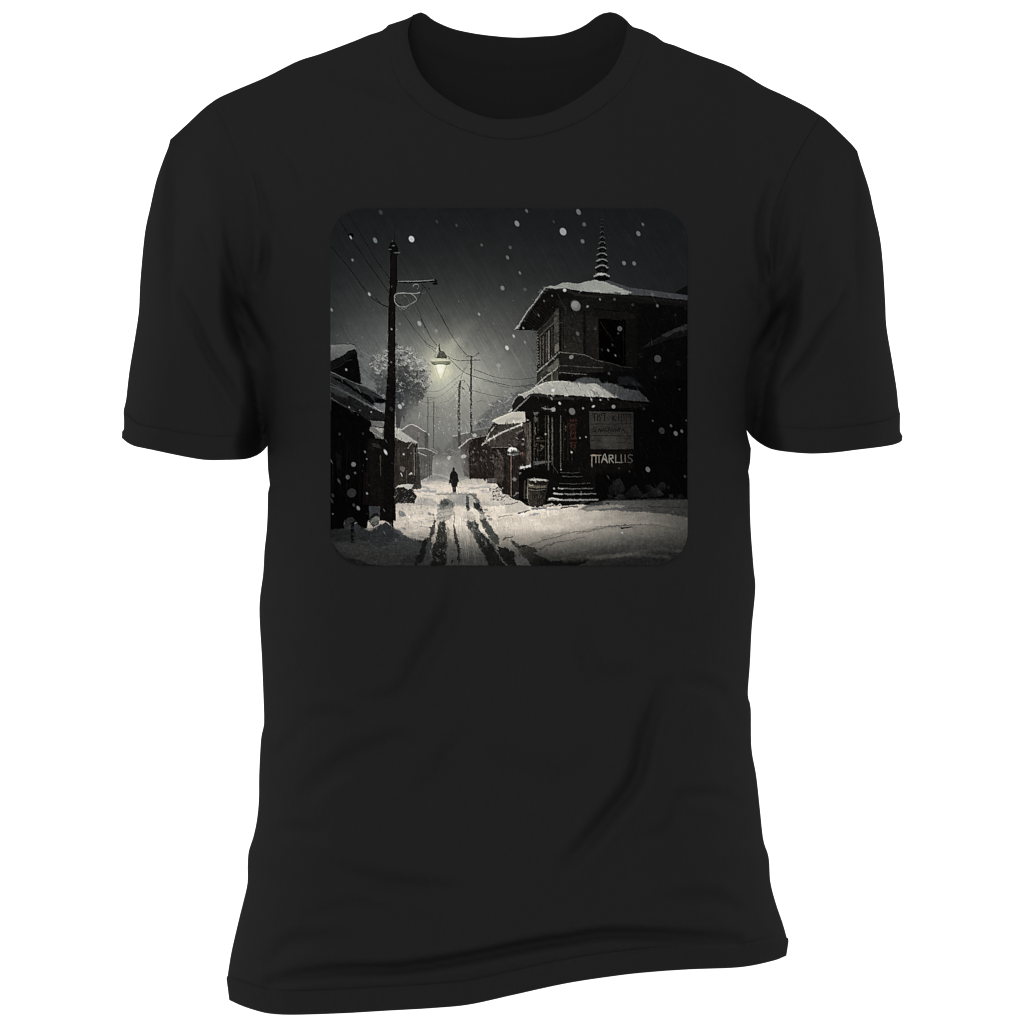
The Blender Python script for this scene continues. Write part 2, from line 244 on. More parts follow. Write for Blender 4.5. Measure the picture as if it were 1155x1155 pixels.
    line('O',[(130,455),(200,440),(290,430)],1.0,(140,136,128),warp=.7); line('O',[(360,410),(420,395),(510,375)],1.6,(40,38,35),.9,warp=.8); poly('O',[(490,425),(560,405),(620,410),(590,430),(510,440)],(150,152,160),warp=.8,alpha=.8)
    for k in range(170):
        x = rg.uniform(560,770); y = rg.uniform(580,634); q = img[int((y-PY0)*PS),int((x-PX0)*PS)]
        line('Z',[(x,y),(x+rg.uniform(-.6,.6),y+rg.uniform(2,5))],.8,q*rg.choice([.9,1.07]),alpha=.4,soft=1.2,sm=False)
    ell('O',130,715,13,12,(110,74,62),warp=.8); ell('O',40,485,16,14,(150,146,138))
    for q,w_ in (([(500,785),(600,755),(700,720),(850,690),(960,645),(1155,625)],4),([(600,842),(700,797),(850,752),(960,737),(1155,697)],3),([(1155,610),(1400,590),(1700,575),(2000,600),(2200,620)],4)): line('O',q,w_,(120,115,104),1.5,alpha=.38,soft=2.5,warp=1.4)
    for q in ([(1155,560),(1400,520),(1750,515),(2150,560)],[(900,960),(1300,930),(1700,900),(2150,930)],[(620,520),(800,500),(1000,505),(1155,480)]): line('O',q,5,(205,192,172),2,alpha=.22,soft=4,warp=1.5)
    m2 = noise(26,7,401,-.08,2)*np.clip((Y-545)/10,0,1); img[:] *= (1+.085*m2)[...,None]
    # ---------- left foreground snow in shade
    poly('Q',[(0,700),(200,640),(400,640),(480,730),(640,640),(680,615),(780,690),(900,770),(950,800),(1155,850),(1240,850),(1230,900),(1155,1155),(0,1155)],(51,52,52),soft=1.2,warp=.8,tex=.06,grad=(((300,700),(950,900)),(62,63,63)))
    poly('Q',[(770,680),(850,710),(910,780),(880,810),(800,760)],(74,76,79),warp=.5,soft=1); poly('Q',[(500,730),(640,650),(680,620),(760,690),(840,780),(700,900),(560,900)],(44,46,49),warp=.5,soft=2,alpha=.8)
    poly('Q',[(60,860),(200,880),(420,900),(620,930),(760,950),(1000,940),(1100,1060),(1155,1155),(500,1155),(60,900)],(60,60,59),soft=4,warp=1.5,alpha=.8,tex=.08)
    poly('Q',[(850,1080),(930,1020),(1100,1010),(1060,1100),(880,1110)],(42,43,43),soft=2,warp=1,alpha=.7)
    poly('Q',[(30,840),(90,920),(200,1040),(350,1060),(480,1110),(600,1140),(0,1155)],(34,35,36),warp=.8,soft=2)
    line('Q',[(1080,850),(1140,845)],1.7,(36,36,35),.8,warp=.5); poly('Q',[(1155,860),(1100,1000),(1080,1060),(1040,1115),(1100,1100),(1155,1010)],(30,31,31),warp=.7)
    line('C',[(545,1130),(580,1060),(600,1000)],4.2,(27,28,28),5.5,warp=1)
    poly('Q',[(35,690),(200,690),(230,740),(100,780),(35,780)],(36,38,40),soft=1.5,warp=1); poly('Q',[(200,600),(240,565),(290,560),(320,600),(250,650),(230,680),(200,640)],(40,41,43),warp=.5); poly('Q',[(300,650),(350,625),(410,670),(440,720),(380,760),(300,760)],(47,50,53),soft=1,warp=.5)
    # ---------- left houses
    bk = (6,6,6)
    poly('F',[(0,40),(500,60),(620,500),(640,1155),(560,1440),(420,1380),(0,1400)],bk,warp=0,tex=.2); poly('Q',[(0,-100),(480,-100),(480,560),(440,740),(410,690),(330,620),(200,600),(190,690),(0,720)],(5,5,5),warp=1.2,soft=1.5)
    pass
    poly('F',[(500,380),(840,380),(840,1400),(620,1400),(560,1450),(500,1400)],(17,14,13),warp=0,tex=.4); poly('F',[(440,780),(520,830),(520,1200),(430,1200)],(14,12,11),warp=.3)
    for k in range(34):
        x = rg.uniform(40,840); c = rg.uniform(10,34) if x>480 else rg.uniform(8,17); line('F',[(x,rg.uniform(350,700)),(x+rg.uniform(-6,6),rg.uniform(800,1300))],.7,(c*1.05,c*.93,c*.85),alpha=.6,sm=False)
    line('F',[(650,590),(655,840)],1.5,(66,58,50),.8,alpha=.8,warp=.4); poly('F',[(540,430),(640,460),(660,510),(560,480)],(44,42,39),warp=.4)
    poly('F',[(100,560),(160,590),(160,760),(110,770)],(17,17,19),warp=1,soft=2)
    poly('F',[(555,170),(700,160),(700,390),(660,370),(640,350),(560,320),(515,270),(530,230),(555,235)],(112,112,108),warp=.6,tex=.12); line('F',[(560,220),(620,240),(700,245)],.9,(28,27,26)); line('F',[(520,275),(580,320),(680,385)],1.0,(140,140,134),.5)
    poly('F',[(580,240),(700,260),(700,300),(650,310)],(160,158,148),warp=.5)
    poly('F',[(540,100),(700,120),(700,165),(560,160)],(7,7,7),warp=.2); poly('F',[(830,350),(1060,440),(1115,440),(1120,900),(1080,1010),(830,1010)],(44,39,34),warp=.5,tex=.35)
    for k in range(30):
        x = rg.uniform(840,1110); c = rg.uniform(26,80); line('F',[(x,rg.uniform(430,600)),(x,rg.uniform(650,960))],.6,(c,c*.92,c*.83),alpha=.55,sm=False)
    for x,c in ((1068,110),(1100,96),(1130,86)): line('F',[(x,500),(x+4,880)],1.0,(c,c*.94,c*.86),warp=.3)
    poly('F',[(820,250),(900,255),(1000,320),(1130,410),(1120,440),(1040,420),(960,430),(900,400),(830,365)],(176,174,164),warp=.6,tex=.08); line('F',[(1045,430),(990,500)],.9,(150,146,136))
    line('F',[(830,60),(836,240),(850,250)],.9,(190,182,166),1.2); line('F',[(822,250),(820,1000)],.7,(120,112,100),.4,alpha=.7)
    poly('F',[(900,285),(1030,200),(1160,270),(1250,330),(1250,520),(1140,500),(1120,430)],(106,103,98),warp=.4,tex=.15); line('F',[(920,270),(1035,205),(1180,280),(1260,335)],1.0,(200,196,186),warp=.3)
    poly('G',[(78,420),(112,425),(115,640),(80,620)],(72,72,70),warp=.4,alpha=.8); poly('G',[(20,580),(100,590),(200,640),(160,660),(150,850),(90,880),(60,900),(20,900)],(88,86,81),warp=.8,soft=1,tex=.3,alpha=.85)
    line('G',[(15,580),(100,590),(205,638)],1.2,(180,176,166),.6,warp=.5); line('G',[(20,625),(100,660)],1.2,(176,172,162),.6,warp=.5)
    for x in (45,75,105,130,152): line('G',[(x,660),(x,880)],.7,(70,69,65),alpha=.7,warp=.4,sm=False)
    poly('G',[(0,640),(20,630),(40,900),(45,980),(0,1000)],(56,54,50),warp=.8,tex=.3)
    poly('F',[(890,730),(960,740),(940,800),(900,780)],(96,92,84),warp=.8); poly('F',[(980,840),(1030,810),(1090,860),(1090,940),(980,950)],(40,37,34),warp=1,tex=.4); poly('F',[(1005,815),(1035,795),(1060,825),(1010,830)],(190,186,176),warp=.5)
    line('F',[(975,780),(975,950)],.8,(90,84,76)); line('F',[(905,815),(918,850)],1.6,(200,196,190),1)
    # bushes left
    poly('Q',[(785,230),(850,190),(930,200),(1010,240),(1030,300),(1060,320),(1040,350),(1010,400),(920,390),(785,410)],(34,32,29),warp=1.6,tex=.5); poly('Q',[(790,215),(840,180),(920,165),(1015,170),(1000,215),(950,235),(900,205),(840,205)],(190,188,178),warp=.7)
    for k in range(46): ell('Q',rg.uniform(790,1050),rg.uniform(240,390),rg.uniform(3,10),rg.uniform(2,6),rg.uniform(70,180),alpha=.8,warp=.5)
    poly('Q',[(1030,150),(1090,130),(1100,200),(1050,240),(1010,200)],(60,58,54),warp=1.5,tex=.5)
    # upper left roofs
    poly('E',[(30,400),(340,260),(380,420),(415,700),(300,700),(30,560)],(8,8,8),warp=.3); poly('E',[(34,205),(300,203),(345,235),(355,270),(320,265),(225,315),(160,350),(34,410)],(122,124,121),warp=.5,tex=.12,grad=(((100,220),(120,400)),(92,94,94)))
    poly('E',[(225,300),(320,260),(350,275),(340,320),(200,345)],(17,17,17),warp=.5); poly('E',[(34,410),(200,345),(300,330),(250,380),(100,480),(34,520)],(18,18,18),warp=.5)
    line('E',[(34,515),(140,475),(230,410),(300,390)],.5,(46,46,45)); line('E',[(350,270),(380,420),(415,690)],1.4,(88,92,92),1.0,alpha=.8); line('E',[(355,300),(370,420),(400,600)],.8,(4,4,4))
    line('E',[(34,202),(300,200),(348,236)],.5,20)
    poly('E',[(34,545),(130,590),(240,650),(360,700),(430,710),(580,780),(720,880),(700,930),(600,940),(560,980),(34,680)],(42,44,45),warp=.4,tex=.3); poly('E',[(34,600),(200,700),(400,830),(560,960),(590,930),(500,830),(350,760),(200,650)],(9,9,9),warp=.6)
    line('E',[(34,545),(150,600),(280,660),(430,715),(580,790),(715,880)],.9,(106,108,106),.7,warp=.6); line('E',[(350,715),(405,800)],.7,(80,82,82)); line('E',[(160,610),(180,670)],.7,(70,72,72))
    poly('E',[(570,860),(720,885),(720,930),(590,935)],(6,6,6),warp=.4); poly('E',[(565,975),(600,940),(720,935),(712,1050),(640,1030)],(104,107,108),warp=.5); line('E',[(570,980),(640,1025),(705,1045)],.9,(160,160,155))
    poly('E',[(34,690),(120,740),(260,820),(420,910),(560,1000),(700,1060),(705,1150),(500,1155),(400,1070),(200,960),(34,860)],(26,26,26),warp=.5,tex=.3); poly('E',[(34,720),(150,770),(260,830),(240,870),(100,830),(34,780)],(62,65,66),warp=1,soft=1.5,alpha=.8)
    line('E',[(34,715),(140,765),(270,835),(420,920),(560,1000)],.9,(94,96,96),.6,warp=.5); poly('E',[(34,880),(200,970),(400,1080),(480,1155),(34,1155)],(5,5,5),soft=2)
    # ---------- big pole
    poly('A',[(387,285),(428,290),(430,480),(418,600),(418,1180),(368,1180),(375,600),(384,480)],(18,15,14),warp=.3,tex=.3); poly('C',[(368,-20),(420,-20),(412,400),(405,910),(378,880),(345,860),(345,300),(358,100)],(14,12,11),warp=.4,tex=.35)
    line('A',[(389,300),(386,600),(376,900),(370,1180)],.8,(9,8,8)); line('A',[(420,300),(412,700),(412,1150)],.7,(12,10,10)); line('C',[(412,0),(408,500),(402,900)],.7,(8,7,7))
    line('A',[(416,120),(414,200),(410,240)],.7,(34,20,18),1.6); poly('A',[(375,270),(392,235),(420,240),(432,270),(440,310),(425,320),(385,305)],(12,12,12),warp=.8)
    for x,y,w in ((384,282,9),(405,258,9),(425,303,17),(440,300,7),(398,232,4)): ell('A',x,y,w,4,(84,84,82),ang=0,warp=.4)
    ell('A',390,515,12,6,(70,70,66),warp=.5); line('A',[(384,480),(392,560),(384,600)],1.4,(12,11,11),warp=.6)
    for k in range(30): ell('A',rg.uniform(376,418),rg.uniform(560,1150),2,2.5,rg.uniform(45,80),alpha=.5)
    line('S',[(170,590),(240,615),(430,612),(640,598)],1.9,(10,11,11)); line('S',[(200,602),(430,600),(632,585)],1.0,(124,126,124),warp=.2); line('S',[(630,580),(655,590),(655,615),(640,610)],1.3,(16,16,16))
    ell('S',640,630,34,13,(12,12,12),ang=0,warp=.5); line('S',[(600,640),(570,680),(545,680)],.6,60); ell('S',568,688,9,12,(28,28,27)); line('S',[(530,720),(510,740),(470,748)],.6,84)
    line('S',[(380,665),(390,640),(425,638),(440,665),(432,685)],1.0,(128,128,124)); line('S',[(432,650),(436,680)],.8,18); line('S',[(460,615),(480,630),(520,680)],.7,30)
    line('S',[(155,790),(175,752),(250,740),(400,745),(455,733)],1.3,(132,132,126),warp=.2); line('S',[(490,650),(480,710),(455,790),(420,840)],.7,(28,30,30))
    line('S',[(165,790),(160,840),(195,890),(250,905),(300,895),(350,870),(400,840),(420,815),(390,775),(350,750)],1.0,(138,138,130),.8); line('S',[(170,800),(180,850),(230,880)],.8,(22,22,22)); line('S',[(180,890),(230,950),(260,960),(300,930),(340,880)],.7,(54,56,56))
    line('S',[(270,765),(310,800),(335,860),(350,905)],.6,(84,84,80)); line('S',[(235,915),(270,935),(310,905)],.6,(120,120,114)); ell('S',235,795,16,14,(72,72,70),alpha=.7,warp=.6); line('S',[(190,900),(240,955)],.5,(110,110,104))
    line('A',[(335,620),(350,605),(372,610),(372,632),(350,632)],.7,(66,68,68)); line('A',[(285,580),(310,600),(330,600)],1.0,(52,53,53),warp=.5); line('A',[(300,590),(340,628),(380,640)],1.0,(24,25,26))
    poly('Q',[(485,430),(618,430),(612,560),(600,640),(535,685),(495,620)],(56,59,62),warp=.4,soft=1); poly('Q',[(495,560),(540,510),(590,515),(610,545),(560,560),(500,590)],(26,26,26),warp=1)
    poly('Q',[(530,565),(600,545),(605,600),(560,660),(500,620)],(104,104,97),warp=1,tex=.3); line('Q',[(500,640),(600,600)],1,(60,62,60),warp=1)
    poly('Q',[(0,720),(100,700),(240,700),(420,770),(300,850),(60,850),(0,800)],(36,37,37),warp=1.5,soft=2.5,tex=.12)
    poly('Q',[(400,680),(500,730),(560,780),(420,850),(330,800)],(40,41,42),warp=1.2,soft=3); poly('Q',[(480,720),(640,650),(680,618),(760,690),(840,780),(700,880),(520,860)],(44,46,48),warp=.8,soft=1.5,tex=.08)
    line('Q',[(295,640),(285,760),(290,850)],3.2,(14,14,14),3.6,warp=.7); line('Q',[(265,640),(300,625),(330,605)],2.2,(12,12,12),warp=.5); poly('Q',[(200,600),(240,565),(290,560),(320,600),(280,620),(230,680),(200,640)],(40,41,43),warp=.5)
    # ---------- right side small houses
    poly('G',[(425,580),(470,530),(520,490),(700,440),(760,340),(800,320),(1160,300),(1160,1155),(960,1060),(860,1040),(830,960),(780,890),(525,890),(520,760),(470,560)],(37,31,27),warp=.6,tex=.45)
    poly('G',[(440,580),(520,495),(560,490),(525,560),(525,880),(480,860),(450,760)],(72,68,64),warp=1,soft=1.5,tex=.3,alpha=.9); fog(505,530,505,540,(122,119,113),.75,8)
    poly('T',[(430,850),(500,825),(720,815),(620,870),(500,940),(300,1010),(330,960)],(60,55,50),warp=.4,tex=.2); poly('G',[(680,500),(840,420),(1060,345),(1085,470),(1000,560),(735,570)],(62,56,50),warp=.4,tex=.3)
    poly('G',[(745,575),(920,570),(1000,700),(1000,1060),(870,1040),(770,900)],(30,26,24),warp=.5,tex=.3); poly('G',[(775,680),(865,680),(880,860),(850,960),(775,880)],(60,52,47),warp=.5,tex=.35); line('G',[(750,575),(920,572)],.8,(130,126,118))
    for k in range(150):
        x = rg.uniform(530,1000); y = rg.uniform(520,840); c = rg.uniform(50,120); l = rg.uniform(10,40); line('G',[(x,y),(x+l*.5,y+l)],.5,(c,c*.92,c*.87),alpha=rg.uniform(.15,.55),sm=False)
    for k in range(60):
        x = rg.uniform(530,860); c = rg.uniform(90,150); ell('G',x,rg.uniform(600,780),rg.uniform(3,9),rg.uniform(5,14),(c,c*.9,c*.84),alpha=.5,warp=.6)
    line('G',[(425,578),(470,540),(520,495),(545,488)],1.5,(196,191,180),1.1,warp=.4); line('G',[(545,488),(620,470),(705,450)],1.1,(160,157,148),.9,warp=.5)
    line('G',[(655,550),(720,500),(880,415),(1060,340)],2.0,(206,202,192),1.6,warp=.3,soft=.5); line('G',[(655,560),(740,505),(900,425)],.6,(60,55,50)); line('G',[(700,490),(730,430),(790,355)],1.5,(190,186,174),1.2,warp=.3)
    poly('G',[(750,310),(800,280),(960,218),(1080,205),(1090,230),(1120,260),(1100,310),(1060,325),(950,335),(820,345)],(196,190,174),warp=.5,tex=.06); poly('G',[(900,300),(960,270),(1060,280),(1020,300),(930,320)],(168,164,154),warp=.8,soft=1,alpha=.7)
    line('G',[(760,312),(870,262),(960,222)],1.0,(226,220,202)); line('G',[(930,215),(955,190)],1.0,(180,178,170))
    line('T',[(660,930),(720,900),(740,880)],1.0,(130,124,116),warp=.4); poly('T',[(660,960),(730,910),(740,1000),(690,1010)],(36,32,30),warp=.5)
    poly('G',[(700,885),(800,880),(805,930),(710,925)],(84,78,75),warp=.4); line('G',[(705,930),(800,932)],.9,(36,34,32)); ell('G',685,885,12,26,(32,30,29),ang=0,warp=.6)
    for q in ((470,665,26,19),(325,680,17,22),(580,452,22,18)): ell('G',*q,(190,186,176),ang=0,soft=1,alpha=.9,warp=.5)
    # bushes, woodpile by the street
    poly('G',[(735,970),(780,960),(840,985),(860,1040),(960,1060),(1100,1100),(1155,1100),(1155,1160),(720,1160),(740,1090),(770,1040)],(192,185,172),warp=1.6,tex=.2)
    for k in range(130):
        x = rg.uniform(735,930); y = 975+rg.uniform(0,165)*(.5+.5*rg.rand()); 
        if x>860 and y<1050: continue
        ell('G',x,y,rg.uniform(4,13),rg.uniform(3,8),(34,36,32) if rg.rand()<.5 else (218,210,196),alpha=.85,warp=.7)
    for k in range(14): ell('G',rg.uniform(740,860),rg.uniform(970,1100),6,5,(190,150,128),alpha=.7)
    poly('L',[(0,860),(60,870),(180,880),(200,860),(250,930),(300,960),(300,1010),(240,1020),(170,1035),(100,1030),(0,1060)],(204,196,182),warp=1.2,tex=.06,soft=1); line('L',[(160,1035),(230,1020),(300,1000)],1.4,(30,28,26),.8,warp=.7); line('L',[(0,935),(60,930),(140,910)],1,(90,88,82),warp=.8)
    # ---------- mail post and lantern post
    poly('L',[(0,500),(60,400),(180,380),(260,520),(260,860),(190,870),(100,870),(0,820)],(28,24,22),warp=.5,tex=.3)
    for x in (20,40,100,120,135,150,215,235): line('L',[(x,400 if x<160 else 540),(x+3,840)],.8,(54,46,41),alpha=.7,sm=False)
    line('L',[(68,370),(70,830)],1.5,(112,92,80),sm=False,warp=.2); line('L',[(78,370),(80,830)],.7,(16,14,13),sm=False)
    poly('L',[(20,300),(50,265),(80,248),(130,270),(160,305),(185,330),(170,350),(40,360),(22,340)],(96,95,90),warp=.5); poly('L',[(25,300),(55,262),(85,250),(135,275),(140,300),(100,290),(60,310)],(224,222,214),warp=.6); line('L',[(30,322),(110,322),(190,318)],.9,(24,22,21)); line('L',[(30,345),(100,350)],1.2,(170,166,158),warp=.3)
    ell('L',205,335,22,22,(84,52,46),warp=1.2,alpha=.8); ell('L',200,325,8,7,(130,98,90)); line('L',[(60,250),(50,200),(90,150)],1.2,(42,38,36),.6,warp=.7); line('L',[(45,220),(70,240)],1,(120,118,112),warp=.6)
    line('L',[(130,145),(160,180),(210,170)],1.0,(26,24,22),warp=.5); line('L',[(125,140),(150,160)],.9,(150,146,140)); line('L',[(205,160),(225,165)],1.4,(170,166,158),warp=.4); ell('L',108,635,24,26,(112,108,104),soft=.9)
    poly('L',[(95,860),(110,810),(160,790),(215,800),(215,880),(120,885)],(34,31,28),warp=.9,tex=.3); line('L',[(100,830),(140,800),(210,795)],1.4,(120,118,110),warp=.8); ell('L',20,840,30,16,(170,164,154),ang=0,warp=.8)
    # ---------- the big building
    poly('I',[(390,660),(380,640),(560,380),(600,225),(1155,240),(1155,1155),(390,1155)],(20,20,18),warp=.2,tex=.25); poly('J',[(-30,230),(1110,300),(1110,1155),(-30,1155)],(20,20,18),warp=0,tex=.3,grad=(((0,600),(560,640)),(8,8,8)))
    poly('K',[(380,0),(1155,0),(1155,1155),(330,1155),(300,560),(370,260)],(14,13,11),warp=.2,tex=.2); poly('L',[(160,500),(300,480),(1155,300),(1155,950),(900,940),(450,960),(260,950),(160,880)],(13,12,11),warp=.3,tex=.2)
    poly('B',[(560,1040),(1140,1030),(1140,1160),(560,1160)],(8,8,8),warp=0,tex=.2); poly('D',[(560,-10),(1140,-10),(1133,735),(560,745)],(6,6,6),warp=0,tex=.2)
    # upper floor left face
    poly('I',[(372,690),(395,660),(640,380),(640,920),(560,980),(395,1130)],(33,32,29),warp=.3,tex=.45); poly('I',[(575,450),(632,390),(632,900),(580,940)],(66,64,57),warp=.4,tex=.35)
    poly('I',[(585,830),(630,810),(632,900),(585,930)],(112,108,94),warp=.4,tex=.2); poly('I',[(410,760),(570,560),(575,940),(410,1080)],(20,19,17),warp=.3)
    line('I',[(395,740),(480,650),(570,570),(600,500)],1.0,(78,76,68)); line('I',[(385,660),(520,540),(630,400)],1.2,(52,51,47))
    for x,c,w in ((415,96,.9),(448,104,.8),(470,60,.7),(490,70,1.5),(515,106,1.6),(545,60,.6),(562,54,.8),(430,50,.6)): line('I',[(x,760-(x-410)*.9),(x,1080-(x-410)*.8)],w,(c,c*.95,c*.85),sm=False,warp=.2)
    for k in range(26): y = 690+k*17; ell('I',378+k*.8,y,6,6,(150,146,130) if k%2 else (14,14,12),warp=.3,alpha=.85)
    for k in range(14): x = 395+k*12; line('I',[(x,745-(x-395)*.93),(x,700-(x-395)*.93)],.4,(64,62,56),alpha=.6)
    # upper floor right face
    poly('I',[(690,430),(920,450),(920,940),(690,910)],(36,35,31),warp=.2,tex=.4,grad=(((700,900),(900,480)),(25,25,22))); poly('I',[(640,380),(690,400),(690,1040),(640,1040)],(19,18,16),warp=.2)
    for k in range(30): y = 430+k*21; ell('I',650,y,9,6,(8,8,7),warp=.5); ell('I',672,y+6,8,5,(58,56,49),warp=.5,alpha=.4+.02*k); ell('I',936,y+5,9,7,(7,7,6),warp=.5)
    poly('I',[(960,480),(1105,490),(1110,1010),(965,950)],(28,27,25),warp=.2,tex=.2); poly('J',[(50,515),(375,540),(380,1085),(60,1010)],(3,2,2),warp=.1); poly('J',[(375,520),(505,540),(515,1110),(375,1090)],(13,13,12),warp=.2)
    poly('J',[(0,400),(480,460),(500,520),(380,525),(0,500)],(19,18,17),warp=.2); line('J',[(0,400),(300,435)],.8,(4,4,4)); line('J',[(350,560),(345,1060)],.6,(15,14,13)); line('J',[(80,560),(130,640),(180,710),(225,785)],.6,(44,40,34),.4,alpha=.8); line('I',[(1108,500),(1112,1010)],.7,(8,8,7),sm=False)
    poly('I',[(395,1130),(640,930),(760,925),(940,955),(1155,1060),(1155,1155),(395,1155)],(27,26,23),warp=.2,tex=.25)
    line('I',[(380,1150),(470,1070),(560,990),(640,918)],1.2,(140,140,132),1.1,warp=.2); line('I',[(640,915),(760,928),(940,950),(1050,1000),(1155,1035)],.9,(104,102,94),.7,warp=.2); line('J',[(0,1000),(150,1035),(350,1090),(460,1100)],.8,(52,52,49),.5,warp=.2)
    poly('K',[(380,130),(640,30),(620,210),(370,260)],(48,47,42),warp=.2,tex=.3); poly('K',[(380,115),(450,45),(640,0),(640,20),(370,150)],(60,59,53),warp=.2,tex=.2); poly('I',[(480,1130),(630,980),(630,1070),(560,1130),(520,1155)],(92,90,80),warp=.3,tex=.25)
    line('K',[(380,100),(430,50),(500,0)],1.2,(150,150,142),warp=.2); line('K',[(380,135),(440,80)],1.0,(12,12,11)); line('K',[(360,262),(460,170),(560,95),(640,28)],1.3,(160,158,148),1.1,warp=.3); line('K',[(375,265),(470,190),(560,130),(630,60)],.8,(12,12,11))
    line('K',[(640,25),(760,30),(1000,45),(1155,50)],.9,(70,69,64),warp=.2); line('K',[(630,120),(660,108),(780,118),(960,130)],1.2,(102,101,96),.6,warp=.3); line('K',[(552,110),(552,200)],1.5,(120,110,94),sm=False); poly('K',[(580,110),(625,90),(625,205),(580,205)],(58,56,49),warp=.2); line('K',[(632,30),(632,205)],.7,(14,13,12))
    # top roof
    poly('B',[(60,780),(100,770),(250,520),(330,520),(1133,590),(1133,640),(800,610),(500,590),(330,600),(195,785)],(16,16,15),warp=.3,tex=.2); poly('I',[(170,620),(500,200),(640,230),(640,360),(480,520),(380,660),(170,655)],(14,13,12),warp=.3,tex=.3)
    for k in range(15): a = k/14.; line('I',[(215+a*330,560-a*330),(330+a*330,640-a*290)],.6,(30,29,26),alpha=.7,sm=False)
    line('I',[(230,520),(330,380),(420,260),(500,180)],2.2,(40,40,39),1.4,warp=.2); line('I',[(180,600),(300,440),(400,300),(480,190)],1.0,(7,7,7))
    line('I',[(620,230),(680,350),(720,420)],.6,(46,45,40)); line('I',[(480,170),(620,165),(760,200),(880,240),(1155,262)],3.0,(30,29,27),warp=.4,tex=.3)
    line('I',[(110,645),(150,605),(200,530),(250,450),(330,350),(400,250),(440,190),(480,150)],1.1,(160,160,152),1.2,warp=.6); poly('I',[(105,648),(150,595),(180,590),(150,635)],(178,178,170),warp=.4)
    poly('I',[(430,190),(480,145),(540,128),(590,135),(680,92),(760,92),(860,105),(1000,75),(1090,55),(1120,56),(1160,62),(1100,205),(1000,195),(880,185),(780,175),(700,155),(600,165),(520,155),(470,165)],(144,146,139),warp=.4,tex=.16)
    poly('J',[(-90,80),(-20,58),(60,52),(160,60),(240,90),(420,150),(700,185),(1110,245),(1110,300),(860,275),(620,245),(440,235),(200,225),(-90,200)],(64,66,70),warp=.3,tex=.12); poly('J',[(-120,85),(0,62),(70,60),(200,110),(350,170),(450,210),(400,235),(240,222),(-120,195)],(150,152,145),warp=.5,tex=.08,soft=1)
    poly('J',[(230,200),(330,215),(300,230),(240,222)],(72,74,76),warp=.5); poly('J',[(660,245),(690,195),(720,245)],(88,89,88),warp=.4,soft=1); poly('J',[(840,220),(920,225),(910,260),(870,255)],(74,75,76),warp=.8,soft=1.5)
    line('J',[(0,230),(400,258),(800,300),(1110,335)],2.8,(22,21,20),3,warp=.3); poly('J',[(965,205),(1090,130),(1113,128),(1113,240),(960,215)],(15,15,15),warp=.2)
    poly('J',[(590,860),(800,720),(960,640),(1112,580),(1112,720),(900,760),(620,860)],(18,18,18),warp=.4,tex=.2); poly('J',[(795,715),(960,635),(1112,580),(1112,640),(960,680),(860,740)],(42,43,44),warp=.5,tex=.2); line('J',[(580,860),(660,810),(780,740)],.7,(34,34,34),warp=.4)
    # spire
    for y,w,h in ((60,10,10),(110,13,12),(165,18,16),(220,16,14),(280,24,28),(362,28,34),(445,38,40),(525,50,42),(610,66,45),(705,80,50),(800,90,55),(900,100,70),(1035,125,60)):
        yy_ = y+h*.35; ell('U',265+ (y/1100.)*2,yy_,w,h,(12,12,12),ang=0,warp=.35,soft=.6)
        c = min(150,44+y*.1); line('U',[(266-w,y+h*.1),(266-w*.3,y-h*.42),(266+w*.3,y-h*.42),(266+w*.85,y+h*.1)],.35+w*.012,(c,c,c*.97),warp=.25,alpha=.9)
        ell('U',266,yy_+h*.3,w*.3,h*.16,(52,52,50),ang=0,alpha=.5,warp=.4)
    ell('U',250,1005,80,20,(170,170,162),ang=0,soft=.9,warp=.4); line('U',[(266,20),(266,60)],.4,30); poly('U',[(135,1055),(385,1055),(380,1092),(145,1090)],(9,9,9),warp=.2)
    # ---------- ground floor: awning with snow
    poly('D',[(45,150),(75,105),(130,85),(250,85),(500,95),(900,145),(860,160),(600,175),(400,190),(170,185),(40,190)],(15,14,13),warp=.5,tex=.3)
    poly('K',[(780,230),(860,180),(960,160),(1100,180),(1180,260),(1230,330),(1155,340),(1000,250)],(66,68,70),warp=.6,soft=2,tex=.2); poly('D',[(560,20),(620,10),(700,20),(740,45),(830,60),(900,130),(720,115),(660,90)],(80,82,82),warp=.5,tex=.2,soft=1.2,grad=(((620,20),(880,130)),(46,47,49)))
    poly('D',[(700,-30),(790,-25),(860,40),(760,20),(700,30)],(22,23,25),warp=1,soft=2)
    poly('K',[(145,375),(230,350),(360,270),(470,225),(600,207),(740,212),(830,240),(960,240),(1070,235),(1160,290),(1250,370),(1320,405),(1155,400),(960,390),(820,378),(700,372),(470,368),(420,355),(300,355),(225,415),(205,385)],(170,168,158),warp=.5,tex=.12)
    poly('D',[(380,0),(560,20),(700,100),(620,100),(500,75),(440,30)],(168,167,159),warp=.6,soft=2,alpha=.8); line('K',[(160,372),(300,320),(370,275),(480,228),(600,212),(740,216)],1.3,(218,214,200),.9,warp=.4,alpha=.8)
    poly('K',[(690,372),(750,370),(740,388),(700,388)],(196,192,180),warp=.4); line('K',[(375,360),(390,415)],1.2,(96,94,88),.6,alpha=.8)
    poly('K',[(80,490),(100,440),(150,390),(200,385),(225,420),(190,460),(120,520),(80,540)],(26,26,25),warp=.5); line('K',[(80,480),(100,440),(130,395)],1.2,(150,148,138),warp=.5); line('K',[(45,570),(80,540)],1.2,(200,198,188),warp=.3)
